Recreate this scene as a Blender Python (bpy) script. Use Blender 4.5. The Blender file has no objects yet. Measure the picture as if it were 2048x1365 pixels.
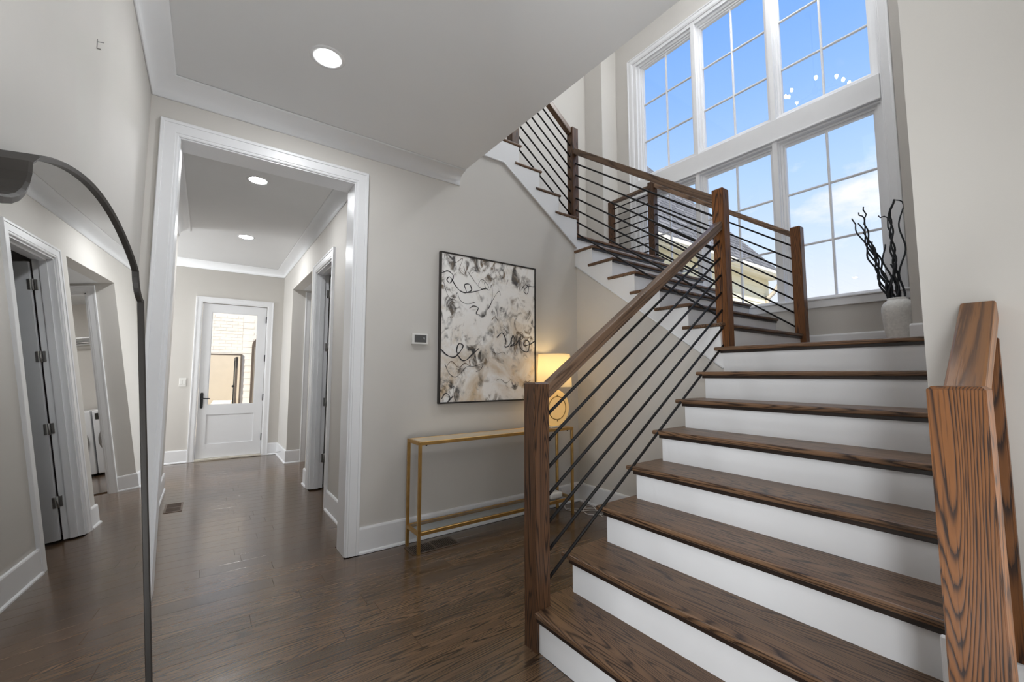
import bpy, bmesh, math, random
from mathutils import Vector, Matrix
random.seed(7)
S = bpy.context.scene
COL = S.collection

# ------------------------------------------------------------------ camera
CAM_H = 1.2255
YAW, PITCH, FPX = 0.62795, 0.08015, 838.8
cd = bpy.data.cameras.new('camera'); cam = bpy.data.objects.new('camera', cd); COL.objects.link(cam)
fw = Vector((math.sin(YAW)*math.cos(PITCH), math.cos(YAW)*math.cos(PITCH), math.sin(PITCH)))
cam.location = (0, 0, CAM_H)
cam.rotation_euler = fw.to_track_quat('-Z', 'Y').to_euler()
cd.sensor_width = 36; cd.lens = FPX/2048*36; cd.clip_start = 0.02
S.camera = cam

# ------------------------------------------------------------------ view
S.view_settings.view_transform = 'Standard'; S.view_settings.look = 'None'
S.view_settings.exposure = 0.0; S.view_settings.gamma = 1; S.view_settings.use_curve_mapping = False
S.cycles.max_bounces = 10; S.cycles.diffuse_bounces = 6; S.cycles.glossy_bounces = 6
S.cycles.transparent_max_bounces = 24; S.cycles.sample_clamp_indirect = 6; S.cycles.caustics_reflective = False
S.cycles.use_denoising = True

# ------------------------------------------------------------------ world: pale blue summer sky with thin cloud
w = bpy.data.worlds.new('sky'); S.world = w; w.use_nodes = True
nt = w.node_tree; N = nt.nodes; N.clear(); L = nt.links.new
out = N.new('ShaderNodeOutputWorld'); bg = N.new('ShaderNodeBackground')
tc = N.new('ShaderNodeTexCoord'); sep = N.new('ShaderNodeSeparateXYZ'); L(tc.outputs['Generated'], sep.inputs[0])
rp = N.new('ShaderNodeValToRGB'); L(sep.outputs['Z'], rp.inputs[0])
e = rp.color_ramp.elements
e[0].position = 0.0; e[0].color = (.86, .89, .95, 1); e[1].position = 0.95; e[1].color = (.12, .32, .92, 1)
for p_, c_ in ((.14, (.84, .89, .98, 1)), (.24, (.68, .81, 1.0, 1)), (.38, (.47, .68, 1.0, 1)), (.52, (.29, .52, 1.0, 1)), (.66, (.17, .40, 1.0, 1))):
    q_ = e.new(p_); q_.color = c_
ad = N.new('ShaderNodeMath'); ad.operation = 'ADD'; ad.inputs[1].default_value = .25; L(sep.outputs['Z'], ad.inputs[0])
dv = N.new('ShaderNodeVectorMath'); dv.operation = 'DIVIDE'; L(tc.outputs['Generated'], dv.inputs[0]); L(ad.outputs[0], dv.inputs[1])
cn = N.new('ShaderNodeTexNoise'); cn.inputs['Scale'].default_value = 2.1; cn.inputs['Detail'].default_value = 7; cn.inputs['Roughness'].default_value = .58
L(dv.outputs[0], cn.inputs['Vector'])
cr = N.new('ShaderNodeValToRGB'); cr.color_ramp.elements[0].position = .53; cr.color_ramp.elements[1].position = .68; L(cn.outputs['Fac'], cr.inputs[0])
mx = N.new('ShaderNodeMix'); mx.data_type = 'RGBA'; mx.inputs['B'].default_value = (.93, .95, .98, 1)
lo = N.new('ShaderNodeMapRange'); lo.inputs['From Min'].default_value = .62; lo.inputs['From Max'].default_value = .40; L(sep.outputs['Z'], lo.inputs['Value'])
cm = N.new('ShaderNodeMath'); cm.operation = 'MULTIPLY'; L(cr.outputs[0], cm.inputs[0]); L(lo.outputs[0], cm.inputs[1]); L(cm.outputs[0], mx.inputs['Factor']); L(rp.outputs[0], mx.inputs['A']); L(mx.outputs['Result'], bg.inputs['Color'])
bg.inputs['Strength'].default_value = 1.1; L(bg.outputs[0], out.inputs[0])

# ------------------------------------------------------------------ sun and large soft lights
def sun(d, power, angle):
    l = bpy.data.lights.new('sun', 'SUN'); l.energy = power; l.angle = angle; l.color = (1, .95, .86)
    o = bpy.data.objects.new('sun', l); COL.objects.link(o); o.location = (0, -20, 30)
    o.rotation_euler = Vector(d).to_track_quat('-Z', 'Y').to_euler()
def area(name, loc, d, sx, sy, power, col=(1, 1, 1)):
    l = bpy.data.lights.new(name, 'AREA'); l.shape = 'RECTANGLE'; l.size = sx; l.size_y = sy; l.energy = power; l.color = col
    o = bpy.data.objects.new(name, l); COL.objects.link(o); o.location = loc
    o.rotation_euler = Vector(d).to_track_quat('-Z', 'Y' if abs(d[2]) < .9 else 'X').to_euler()
sun((.66, .40, -.63), 7.6, math.radians(2))
DAY = (.94, .975, 1.0)
area('side_room_fill', (-2.3, -1.15, 1.45), (1, .4, 0), .7, 2.2, 122, DAY)  # added unseen fill reaching the risers, no window is built here
area('entry_side_fill', (1.62, -.75, 1.5), (-1, .35, .35), 1.0, 2.1, 52, DAY)  # added fill behind the camera, brightens the left wall
area('uplight_fill', (.35, .1, .35), (-.2, .5, 1), .5, .5, 16, DAY)  # unseen uplight added near the floor to lift ceiling and walls
area('entry_fill', (.66, -2.35, 1.55), (0, 1, 0), 1.7, 2.3, 11, DAY)  # weak fill added behind the camera, not a built window
area('stairwell_fill', (2.6, 2.0, 6.25), (0, 0, -1), 3.6, 4.2, 22, DAY)  # added overhead fill spread across the stairwell, no fixture
area('painting_wall_fill', (4.45, 1.25, 5.95), (-.62, .5, -.6), .7, .5, 46, DAY)  # added fill above the view, brightens the upper painting wall
area('upper_hall_fill', (-1.05, .6, 4.9), (1, 0, -.1), 3.6, 2.2, 20, DAY)  # added out-of-view fill shining into the stairwell
area('side_hall_window_light', (-2.2, 6.75, 1.45), (1, 0, 0), 1.1, 2.0, 62, DAY)
area('laundry_fill', (2.2, 7.0, 2.5), (0, 0, -1), .4, .3, 26, (1, 1, 1))  # added fill that brightens the laundry machines, no fixture

# ------------------------------------------------------------------ materials
def mat(name):
    m = bpy.data.materials.new(name); m.use_nodes = True
    return m, m.node_tree.nodes, m.node_tree.links.new, m.node_tree.nodes['Principled BSDF']
def plain(name, col, rough=.5, metal=0, noise=.03, nscale=8, bump=0, bscale=200, spec=.5):
    m, n, l, b = mat(name)
    b.inputs['Roughness'].default_value = rough; b.inputs['Metallic'].default_value = metal
    b.inputs['Specular IOR Level'].default_value = spec
    t = n.new('ShaderNodeTexCoord'); no = n.new('ShaderNodeTexNoise'); no.inputs['Scale'].default_value = nscale; no.inputs['Detail'].default_value = 4
    l(t.outputs['Object'], no.inputs['Vector'])
    r_ = n.new('ShaderNodeValToRGB'); l(no.outputs['Fac'], r_.inputs[0])
    r_.color_ramp.elements[0].position = .3; r_.color_ramp.elements[1].position = .7
    r_.color_ramp.elements[0].color = tuple(c*(1-noise) for c in col)+(1,); r_.color_ramp.elements[1].color = tuple(min(1, c*(1+noise)) for c in col)+(1,)
    l(r_.outputs[0], b.inputs['Base Color'])
    if bump:
        n2 = n.new('ShaderNodeTexNoise'); n2.inputs['Scale'].default_value = bscale; n2.inputs['Detail'].default_value = 3; l(t.outputs['Object'], n2.inputs['Vector'])
        bu = n.new('ShaderNodeBump'); bu.inputs['Strength'].default_value = bump; bu.inputs['Distance'].default_value = .002
        l(n2.outputs['Fac'], bu.inputs['Height']); l(bu.outputs[0], b.inputs['Normal'])
    return m
def wood(name, axis, base, dark, rough=.36, rings=11, var=.25, ringmix=1.0, bump=.18, coat=0.0, spec=.5):
    m, n, l, b = mat(name)
    t = n.new('ShaderNodeTexCoord'); oi = n.new('ShaderNodeObjectInfo')
    off = n.new('ShaderNodeVectorMath'); off.operation = 'SCALE'; off.inputs[0].default_value = (17.3, 9.1, 5.7); l(oi.outputs['Random'], off.inputs['Scale'])
    adv = n.new('ShaderNodeVectorMath'); adv.operation = 'ADD'; l(t.outputs['Object'], adv.inputs[0]); l(off.outputs[0], adv.inputs[1])
    def stretched(along, across):
        mp = n.new('ShaderNodeMapping'); sc = [across]*3; sc['xyz'.index(axis)] = along
        mp.inputs['Scale'].default_value = sc; l(adv.outputs[0], mp.inputs['Vector']); return mp
    mp = stretched(.55, 9)
    no = n.new('ShaderNodeTexNoise'); no.inputs['Scale'].default_value = 1; no.inputs['Detail'].default_value = 1.6; no.inputs['Roughness'].default_value = .45; l(mp.outputs[0], no.inputs['Vector'])
    mu = n.new('ShaderNodeMath'); mu.operation = 'MULTIPLY'; mu.inputs[1].default_value = rings*3.0; l(no.outputs['Fac'], mu.inputs[0])
    # jitter so that the ring lines break up into pores
    mp2 = stretched(7, 230); n2 = n.new('ShaderNodeTexNoise'); n2.inputs['Scale'].default_value = 1; n2.inputs['Detail'].default_value = 2; l(mp2.outputs[0], n2.inputs['Vector'])
    ma = n.new('ShaderNodeMath'); ma.operation = 'MULTIPLY_ADD'; ma.inputs[1].default_value = .4; l(n2.outputs['Fac'], ma.inputs[0]); l(mu.outputs[0], ma.inputs[2])
    fr = n.new('ShaderNodeMath'); fr.operation = 'FRACT'; l(ma.outputs[0], fr.inputs[0])
    rr = n.new('ShaderNodeValToRGB'); l(fr.outputs[0], rr.inputs[0])
    rr.color_ramp.elements[0].position = 0; rr.color_ramp.elements[0].color = (1, 1, 1, 1)
    rr.color_ramp.elements[1].position = 1; rr.color_ramp.elements[1].color = (.75, .75, .75, 1)
    for p_, v in ((.10, .85), (.32, .18), (.62, 0), (.86, .15)):
        q_ = rr.color_ramp.elements.new(p_); q_.color = (v, v, v, 1)
    pr = n.new('ShaderNodeValToRGB'); l(n2.outputs['Fac'], pr.inputs[0]); pr.color_ramp.elements[0].position = .54; pr.color_ramp.elements[1].position = .70
    mm = n.new('ShaderNodeMath'); mm.operation = 'MULTIPLY'; mm.inputs[1].default_value = ringmix; l(rr.outputs[0], mm.inputs[0])
    mxm = n.new('ShaderNodeMath'); mxm.operation = 'MULTIPLY_ADD'; mxm.inputs[1].default_value = .55; mxm.use_clamp = True; l(pr.outputs[0], mxm.inputs[0]); l(mm.outputs[0], mxm.inputs[2])
    # tone per piece
    vr = n.new('ShaderNodeMapRange'); vr.inputs['To Min'].default_value = 1-var; vr.inputs['To Max'].default_value = 1+var; l(oi.outputs['Random'], vr.inputs['Value'])
    c1 = n.new('ShaderNodeVectorMath'); c1.operation = 'SCALE'; c1.inputs[0].default_value = base; l(vr.outputs[0], c1.inputs['Scale'])
    mix = n.new('ShaderNodeMix'); mix.data_type = 'RGBA'; l(mxm.outputs[0], mix.inputs['Factor']); l(c1.outputs[0], mix.inputs['A']); mix.inputs['B'].default_value = dark+(1,)
    l(mix.outputs['Result'], b.inputs['Base Color'])
    b.inputs['Roughness'].default_value = rough; b.inputs['Specular IOR Level'].default_value = spec; b.inputs['Coat Weight'].default_value = coat; b.inputs['Coat Roughness'].default_value = .15
    bu = n.new('ShaderNodeBump'); bu.inputs['Strength'].default_value = bump; bu.inputs['Distance'].default_value = .0012; bu.invert = True
    l(mxm.outputs[0], bu.inputs['Height']); l(bu.outputs[0], b.inputs['Normal'])
    return m
def glassy(name, tint=(1, 1, 1), refl=1.0, ior=1.45, rough=0.0):
    m, n, l, b = mat(name); n.remove(b)
    o_ = n['Material Output']; tr = n.new('ShaderNodeBsdfTransparent'); gl = n.new('ShaderNodeBsdfGlossy'); fr = n.new('ShaderNodeFresnel'); mi = n.new('ShaderNodeMixShader')
    tr.inputs[0].default_value = tint+(1,); gl.inputs['Roughness'].default_value = rough; fr.inputs['IOR'].default_value = ior
    ge = n.new('ShaderNodeNewGeometry'); bf = n.new('ShaderNodeMath'); bf.operation = 'MULTIPLY_ADD'; bf.inputs[1].default_value = -refl; bf.inputs[2].default_value = refl; l(ge.outputs['Backfacing'], bf.inputs[0])
    mu = n.new('ShaderNodeMath'); mu.operation = 'MULTIPLY'; l(fr.outputs[0], mu.inputs[0]); l(bf.outputs[0], mu.inputs[1])
    l(mu.outputs[0], mi.inputs[0]); l(tr.outputs[0], mi.inputs[1]); l(gl.outputs[0], mi.inputs[2]); l(mi.outputs[0], o_.inputs[0])
    return m
def emit(name, col, s):
    m, n, l, b = mat(name); b.inputs['Base Color'].default_value = (.9, .9, .9, 1)
    b.inputs['Emission Color'].default_value = col+(1,); b.inputs['Emission Strength'].default_value = s
    return m

WALL = plain('wall_paint', (.595, .572, .538), .7, noise=.015, nscale=3, bump=.08, bscale=350)
CEIL = plain('ceiling_paint', (.70, .70, .70), .9, noise=.01, nscale=3)
TRIM = plain('white_trim_paint', (.79, .795, .81), .32, noise=.01)
DOORW = plain('white_door_paint', (.76, .765, .78), .35, noise=.01)
DOORG = plain('grey_white_door_paint', (.62, .63, .65), .4, noise=.01)
OAK, OAKD = (.190, .108, .060), (.026, .014, .009)
TREADY = wood('stained_oak_across', 'y', OAK, OAKD, spec=.35)
TREADX = wood('stained_oak_along', 'x', OAK, OAKD, spec=.35)
POST = wood('stained_oak_post', 'z', (.110, .053, .026), (.016, .009, .006), rings=14, spec=.35)
POSTW = wood('warm_oak_post', 'z', (.205, .080, .024), (.022, .010, .006), rings=14, spec=.3, var=.05, rough=.42)
RAILM = wood('stained_oak_rail', 'x', (.20, .122, .076), (.06, .034, .02), rings=6)
RAILW = wood('warm_oak_rail', 'x', (.24, .105, .036), (.09, .04, .018), rings=5, var=.05)
PLANK = wood('stained_oak_floorboard', 'x', (.140, .083, .045), (.024, .013, .007), rough=.24, rings=12, var=.20, ringmix=.95, bump=.05, coat=.45, spec=.6)
IRON = plain('black_steel', (.010, .009, .009), .55, 0, .1, spec=.25)
BLACKH = plain('black_hardware', (.012, .012, .013), .4, .3, .05)
NICKEL = plain('brushed_nickel', (.42, .41, .40), .38, 1, .04)
GOLD = plain('antique_gold_metal', (.50, .30, .10), .36, .85, .12, 20)
BRASS = plain('dull_brass', (.42, .30, .13), .35, .9, .06)
MIRF = plain('dark_bronze_frame', (.042, .037, .033), .5, .25, .08, 12)
MIRG, n_, l_, b_ = mat('mirror_silver'); b_.inputs['Metallic'].default_value = 1; b_.inputs['Roughness'].default_value = .005; b_.inputs['Base Color'].default_value = (.90, .905, .90, 1)
GLASS = glassy('window_glass')
TGLASS = glassy('table_glass', (.96, .98, .97), 1.0)
TABLET = plain('tinted_glass_top', (.62, .50, .34), .10, 0, .05, 6, spec=.8)
CANFACE = emit('downlight_lens', (.95, .975, 1.0), 285)
PLASTIC = plain('white_plastic', (.74, .73, .70), .35, noise=.01)
SCREEN = plain('dark_lcd', (.11, .11, .11), .15, noise=.1)
SCRTXT = plain('pale_lcd_digit', (.55, .56, .56), .4, noise=.01)
CERAMIC = plain('textured_white_ceramic', (.76, .75, .72), .85, 0, .09, 55, .6, 120)
TWIG = plain('black_twig', (.012, .014, .018), .5, 0, .2, 30)
SLOT = plain('dark_void', (.012, .01, .009), .9, 0, .1)
VENTW = plain('walnut_vent', (.085, .055, .037), .4, 0, .15, 30)
ALAB, n_, l_, b_ = mat('cream_alabaster_added_glow')
tr = n_.new('ShaderNodeBsdfTranslucent'); tr.inputs[0].default_value = (.86, .66, .36, 1); mi = n_.new('ShaderNodeMixShader'); mi.inputs[0].default_value = .45
t_ = n_.new('ShaderNodeTexCoord'); no = n_.new('ShaderNodeTexNoise'); no.inputs['Scale'].default_value = 14; no.inputs['Detail'].default_value = 5; l_(t_.outputs['Object'], no.inputs['Vector'])
r_ = n_.new('ShaderNodeValToRGB'); r_.color_ramp.elements[0].color = (.66, .52, .30, 1); r_.color_ramp.elements[1].color = (.80, .68, .46, 1); l_(no.outputs['Fac'], r_.inputs[0]); l_(r_.outputs[0], b_.inputs['Base Color'])
b_.inputs['Roughness'].default_value = .35; b_.inputs['Emission Color'].default_value = (1, .70, .27, 1); b_.inputs['Emission Strength'].default_value = .42  # emission puts the lamplight glow into the stone itself
l_(b_.outputs[0], mi.inputs[1]); l_(tr.outputs[0], mi.inputs[2]); l_(mi.outputs[0], n_['Material Output'].inputs[0])
APPL = plain('white_enamel', (.70, .71, .73), .3, noise=.01)
DARKG = plain('dark_appliance_glass', (.02, .02, .018), .1, noise=.05)
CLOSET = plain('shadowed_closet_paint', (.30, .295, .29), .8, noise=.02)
# lamp shade: thin linen letting the bulb's light through
SHADE, n_, l_, b_ = mat('linen_shade'); n_.remove(b_)
di = n_.new('ShaderNodeBsdfDiffuse'); tr = n_.new('ShaderNodeBsdfTranslucent'); mi = n_.new('ShaderNodeMixShader'); mi.inputs[0].default_value = .42
di.inputs[0].default_value = (.82, .76, .62, 1); tr.inputs[0].default_value = (.86, .74, .50, 1)
l_(di.outputs[0], mi.inputs[1]); l_(tr.outputs[0], mi.inputs[2]); l_(mi.outputs[0], n_['Material Output'].inputs[0])
# outside
SIDING = plain('cream_siding_paint', (.86, .80, .58), .7, noise=.02)
FASCIA = plain('cream_fascia_paint', (.86, .80, .63), .6, noise=.02)
PORCHW = plain('white_painted_brick', (.80, .74, .64), .8, noise=.03, nscale=20)
PORCHI = plain('cream_plaster', (.66, .57, .43), .8, noise=.03)
BRONZE = plain('bronze_door_frame', (.10, .075, .055), .5, noise=.1)
LEAFG = plain('greenish_door_glass', (.33, .36, .27), .2, noise=.04)
STONE = plain('patio_stone', (.50, .47, .42), .85, noise=.1)
GRASS = plain('pale_gravel', (.46, .43, .37), .9, noise=.12)
# roof shingles: courses of grey asphalt tabs
SHING, n_, l_, b_ = mat('grey_asphalt_shingles')
t_ = n_.new('ShaderNodeTexCoord'); bk = n_.new('ShaderNodeTexBrick'); mp_ = n_.new('ShaderNodeMapping')
l_(t_.outputs['UV'], mp_.inputs[0]); l_(mp_.outputs[0], bk.inputs['Vector'])
bk.inputs['Color1'].default_value = (.125, .123, .122, 1); bk.inputs['Color2'].default_value = (.22, .215, .212, 1); bk.inputs['Mortar'].default_value = (.05, .05, .05, 1)
bk.inputs['Scale'].default_value = 1; bk.inputs['Brick Width'].default_value = .5; bk.inputs['Row Height'].default_value = .17; bk.inputs['Mortar Size'].default_value = .022; bk.inputs['Bias'].default_value = -.1
l_(bk.outputs['Color'], b_.inputs['Base Color']); b_.inputs['Roughness'].default_value = .9
# canvas: cloudy off-white paint with grey-brown smudges, ochre to the lower right
CANV, n_, l_, b_ = mat('abstract_canvas')
t_ = n_.new('ShaderNodeTexCoord')
def ns(scale, det, rough=.6, dist=0.0, off=(0, 0, 0), sc=(1, 1, 1)):
    m_ = n_.new('ShaderNodeMapping'); m_.inputs['Location'].default_value = off; m_.inputs['Scale'].default_value = sc; l_(t_.outputs['Object'], m_.inputs[0])
    x = n_.new('ShaderNodeTexNoise'); x.inputs['Scale'].default_value = scale; x.inputs['Detail'].default_value = det; x.inputs['Roughness'].default_value = rough; x.inputs['Distortion'].default_value = dist
    l_(m_.outputs[0], x.inputs['Vector']); return x
def ramp(src, stops):
    x = n_.new('ShaderNodeValToRGB'); l_(src, x.inputs[0]); els = x.color_ramp.elements
    els[0].position, els[0].color = stops[0][0], stops[0][1]+(1,); els[1].position, els[1].color = stops[-1][0], stops[-1][1]+(1,)
    for p_, c_ in stops[1:-1]:
        q_ = els.new(p_); q_.color = c_+(1,)
    return x
def mixc(f, a, b2):
    x = n_.new('ShaderNodeMix'); x.data_type = 'RGBA'; l_(f, x.inputs['Factor'])
    for k_, v in (('A', a), ('B', b2)):
        if isinstance(v, tuple): x.inputs[k_].default_value = v+(1,)
        else: l_(v, x.inputs[k_])
    return x.outputs['Result']
basec = ramp(ns(3.2, 8, .65, 1.2).outputs['Fac'], [(.24, (.56, .48, .38)), (.36, (.78, .73, .66)), (.46, (.90, .88, .85)), (.75, (.93, .92, .91))]).outputs[0]
sx = n_.new('ShaderNodeSeparateXYZ'); l_(t_.outputs['Object'], sx.inputs[0])
low = n_.new('ShaderNodeMapRange'); low.inputs['From Min'].default_value = .75; low.inputs['From Max'].default_value = .15; l_(sx.outputs['Z'], low.inputs['Value'])
och = ramp(ns(2.6, 7, .6, 1.5, (3, 1, 2)).outputs['Fac'], [(.42, (0, 0, 0)), (.68, (1, 1, 1))]).outputs[0]
om = n_.new('ShaderNodeMath'); om.operation = 'MULTIPLY'; l_(och, om.inputs[0]); l_(low.outputs[0], om.inputs[1])
om2 = n_.new('ShaderNodeMath'); om2.operation = 'MULTIPLY'; om2.inputs[1].default_value = .9; l_(om.outputs[0], om2.inputs[0])
c_a = mixc(om2.outputs[0], basec, (.60, .44, .26))
# smudges live in patches: patch mask x brushy detail
pm = ramp(ns(3.6, 4, .55, .8, (7.3, 0, 4.2)).outputs['Fac'], [(.465, (0, 0, 0)), (.58, (1, 1, 1))]).outputs[0]
bd = ramp(ns(9.5, 7, .62, 1.6, (1, 2, 3), (1, 1, .7)).outputs['Fac'], [(.47, (0, 0, 0)), (.60, (1, 1, 1))]).outputs[0]
sm = n_.new('ShaderNodeMath'); sm.operation = 'MULTIPLY'; l_(pm, sm.inputs[0]); l_(bd, sm.inputs[1])
smc = ramp(ns(6, 4, .6, 1, (9, 9, 9)).outputs['Fac'], [(.42, (.025, .025, .028)), (.53, (.11, .085, .062)), (.64, (.22, .15, .085))]).outputs[0]
sm2 = n_.new('ShaderNodeMath'); sm2.operation = 'MULTIPLY'; sm2.inputs[1].default_value = .95; l_(sm.outputs[0], sm2.inputs[0])
c_b = mixc(sm2.outputs[0], c_a, smc)
l_(c_b, b_.inputs['Base Color']); b_.inputs['Roughness'].default_value = .45
INK = plain('charcoal_line_paint', (.035, .033, .036), .5, noise=.2)
INKB = plain('brown_line_paint', (.14, .10, .07), .5, noise=.2)

# ------------------------------------------------------------------ helpers
OFF = {}
def finish(o, label, cat, group, kind):
    if label: o['label'] = label
    if cat: o['category'] = cat
    if group: o['group'] = group
    if kind: o['kind'] = kind
    return o
def thing(name, loc, label, cat, group=None):
    o = bpy.data.objects.new(name, None); COL.objects.link(o); o.location = loc; o.empty_display_size = .1
    OFF[o] = Vector(loc); return finish(o, label, cat, group, None)
def obj(name, bm, m, parent=None, label=None, cat=None, group=None, kind=None, smooth=False):
    me = bpy.data.meshes.new(name)
    bmesh.ops.recalc_face_normals(bm, faces=bm.faces)
    if parent is not None: loc = OFF[parent]
    else:
        xs = [v.co.x for v in bm.verts]; ys = [v.co.y for v in bm.verts]; zs = [v.co.z for v in bm.verts]
        loc = Vector(((min(xs)+max(xs))/2, (min(ys)+max(ys))/2, min(zs)))
    bmesh.ops.translate(bm, vec=-loc, verts=bm.verts)
    if smooth:
        for f in bm.faces: f.smooth = True
    bm.to_mesh(me); bm.free(); me.materials.append(m)
    o = bpy.data.objects.new(name, me); COL.objects.link(o)
    if parent is not None: o.parent = parent
    else: o.location = loc
    OFF[o] = loc.copy()
    return finish(o, label, cat, group, kind)
def struct(name, bm, m, parent=None, **k): return obj(name, bm, m, parent, kind='structure' if parent is None else None, **k)
def part(name, bm, m, parent, **k): return obj(name, bm, m, parent, **k)
def box(x0, x1, y0, y1, z0, z1, bev=0, seg=1, bm=None):
    b = bmesh.new()
    vs = [b.verts.new((x, y, z)) for x in (x0, x1) for y in (y0, y1) for z in (z0, z1)]
    for f in ((0, 1, 3, 2), (4, 6, 7, 5), (0, 4, 5, 1), (2, 3, 7, 6), (0, 2, 6, 4), (1, 5, 7, 3)): b.faces.new([vs[i] for i in f])
    if bev: bmesh.ops.bevel(b, geom=b.edges[:], offset=bev, segments=seg, profile=.5, affect='EDGES')
    if bm is None: return b
    merge(bm, b); return bm
def merge(bm, b):
    me = bpy.data.meshes.new('tmp'); b.to_mesh(me); b.free(); bm.from_mesh(me); bpy.data.meshes.remove(me)
def boxes(lst, bev=0, seg=1):
    bm = bmesh.new()
    for t in lst: box(*t, bev=bev, seg=seg, bm=bm)
    return bm
def prism(pts, axis, a, b, bevel_if=None, bev=.008, seg=2):
    """extrude a 2D polygon along axis from a to b; pts in the order of the two other axes"""
    bm = bmesh.new()
    def P(p, t): return {'x': (t, p[0], p[1]), 'y': (p[0], t, p[1]), 'z': (p[0], p[1], t)}[axis]
    A = [bm.verts.new(P(p, a)) for p in pts]; B = [bm.verts.new(P(p, b)) for p in pts]
    bm.faces.new(A); bm.faces.new(B[::-1])
    for i in range(len(pts)):
        j = (i+1) % len(pts); bm.faces.new((A[i], B[i], B[j], A[j]))
    bmesh.ops.recalc_face_normals(bm, faces=bm.faces)
    if bevel_if:
        es = [e_ for e_ in bm.edges if bevel_if(e_.verts[0].co, e_.verts[1].co)]
        if es: bmesh.ops.bevel(bm, geom=es, offset=bev, segments=seg, profile=.5, affect='EDGES')
    return bm
def sweep(path, prof, closed=False, M_=None):
    """path: 3D points; prof: list of (a, b); M_(i) gives (origin, avec, bvec) per path point"""
    bm = bmesh.new(); rings = []
    for i, p in enumerate(path):
        av, bv = M_[i]
        rings.append([bm.verts.new(Vector(p)+av*a+bv*b) for a, b in prof])
    n = len(path); k = len(prof)
    for i in range(n if closed else n-1):
        r0, r1 = rings[i], rings[(i+1) % n]
        for j in range(k):
            bm.faces.new((r0[j], r0[(j+1) % k], r1[(j+1) % k], r1[j]))
    if not closed:
        bm.faces.new(rings[0]); bm.faces.new(rings[-1][::-1])
    return bm
def tube(pts, rad, seg=8, bm=None, caps=True):
    b = bm or bmesh.new(); P = [Vector(p) for p in pts]; rings = []; up = None
    for i, p in enumerate(P):
        d = (P[min(i+1, len(P)-1)]-P[max(i-1, 0)]).normalized()
        if up is None: up = Vector((0, 0, 1)) if abs(d.z) < .9 else Vector((1, 0, 0))
        s = d.cross(up).normalized(); up = s.cross(d).normalized()
        r_ = rad[i] if isinstance(rad, (list, tuple)) else rad
        rings.append([b.verts.new(p+s*math.cos(2*math.pi*k/seg)*r_+up*math.sin(2*math.pi*k/seg)*r_) for k in range(seg)])
    for i in range(len(P)-1):
        for k in range(seg):
            f = b.faces.new((rings[i][k], rings[i][(k+1) % seg], rings[i+1][(k+1) % seg], rings[i+1][k])); f.smooth = True
    if caps: b.faces.new(rings[0]); b.faces.new(rings[-1][::-1])
    return b
def lathe(prof, c, seg=32, bm=None, axis='z'):
    b = bm or bmesh.new(); rings = []
    for r_, h in prof:
        ring = []
        for k in range(seg):
            a = 2*math.pi*k/seg; x, y = r_*math.cos(a), r_*math.sin(a)
            q_ = {'z': (x, y, h), 'y': (x, h, y), 'x': (h, x, y)}[axis]
            ring.append(b.verts.new(Vector(c)+Vector(q_)))
        rings.append(ring)
    for i in range(len(rings)-1):
        for k in range(seg):
            f = b.faces.new((rings[i][k], rings[i][(k+1) % seg], rings[i+1][(k+1) % seg], rings[i+1][k])); f.smooth = True
    return b
def cyl(p0, p1, r_, seg=12): return tube([p0, p1], r_, seg)
def obar(name, p0, p1, w_, h_, m, parent, bev=.006, **k):
    """bar along its own local x from p0 to p1, w across, h high"""
    p0, p1 = Vector(p0), Vector(p1); ln = (p1-p0).length; x = (p1-p0).normalized()
    y = Vector((0, 0, 1)).cross(x).normalized(); z = x.cross(y)
    bm = box(0, ln, -w_/2, w_/2, -h_/2, h_/2, bev, 2)
    me = bpy.data.meshes.new(name); bmesh.ops.recalc_face_normals(bm, faces=bm.faces); bm.to_mesh(me); bm.free(); me.materials.append(m)
    o = bpy.data.objects.new(name, me); COL.objects.link(o); o.parent = parent
    R = Matrix((x, y, z)).transposed().to_4x4()
    o.matrix_local = Matrix.Translation(p0-OFF[parent]) @ R
    return finish(o, k.get('label'), None, None, None)
V3 = Vector

# ------------------------------------------------------------------ measured layout
R = .178; D1 = .2508; X1 = 1.2084; D2 = .2475; D3 = .247
XL, YP, YE, XH, ZC, ZH = -.3276, 3.0308, 7.519, .945, 2.913, 2.873
XS = 3.015                      # wall under the middle flight
XW = 4.665                      # window wall
ZUP = 6.3

# ------------------------------------------------------------------ structure: floor with boards
fl = struct('floor', boxes([(-4.3, 5.0, -2.6, 9.2, -.12, -.014)]), PLANK)
rowh = .127; y = .2; idx = 0
lens = [.75, 1.1, 1.45, 1.8, .95, 1.3]
def board(x0, x1, y0, y1):
    if x1-x0 < .03: return
    bm = bmesh.new(); c = .0009
    z0, z1 = -.0138, 0
    lo = [bm.verts.new(p) for p in ((x0, y0, z0), (x1, y0, z0), (x1, y1, z0), (x0, y1, z0))]
    mi_ = [bm.verts.new(p) for p in ((x0, y0, z1-c), (x1, y0, z1-c), (x1, y1, z1-c), (x0, y1, z1-c))]
    hi = [bm.verts.new(p) for p in ((x0+c, y0+c, z1), (x1-c, y0+c, z1), (x1-c, y1-c, z1), (x0+c, y1-c, z1))]
    for a, b in ((lo, mi_), (mi_, hi)):
        for i in range(4): bm.faces.new((a[i], a[(i+1) % 4], b[(i+1) % 4], b[i]))
    bm.faces.new(hi); part('floorboard', bm, PLANK, fl)
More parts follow.
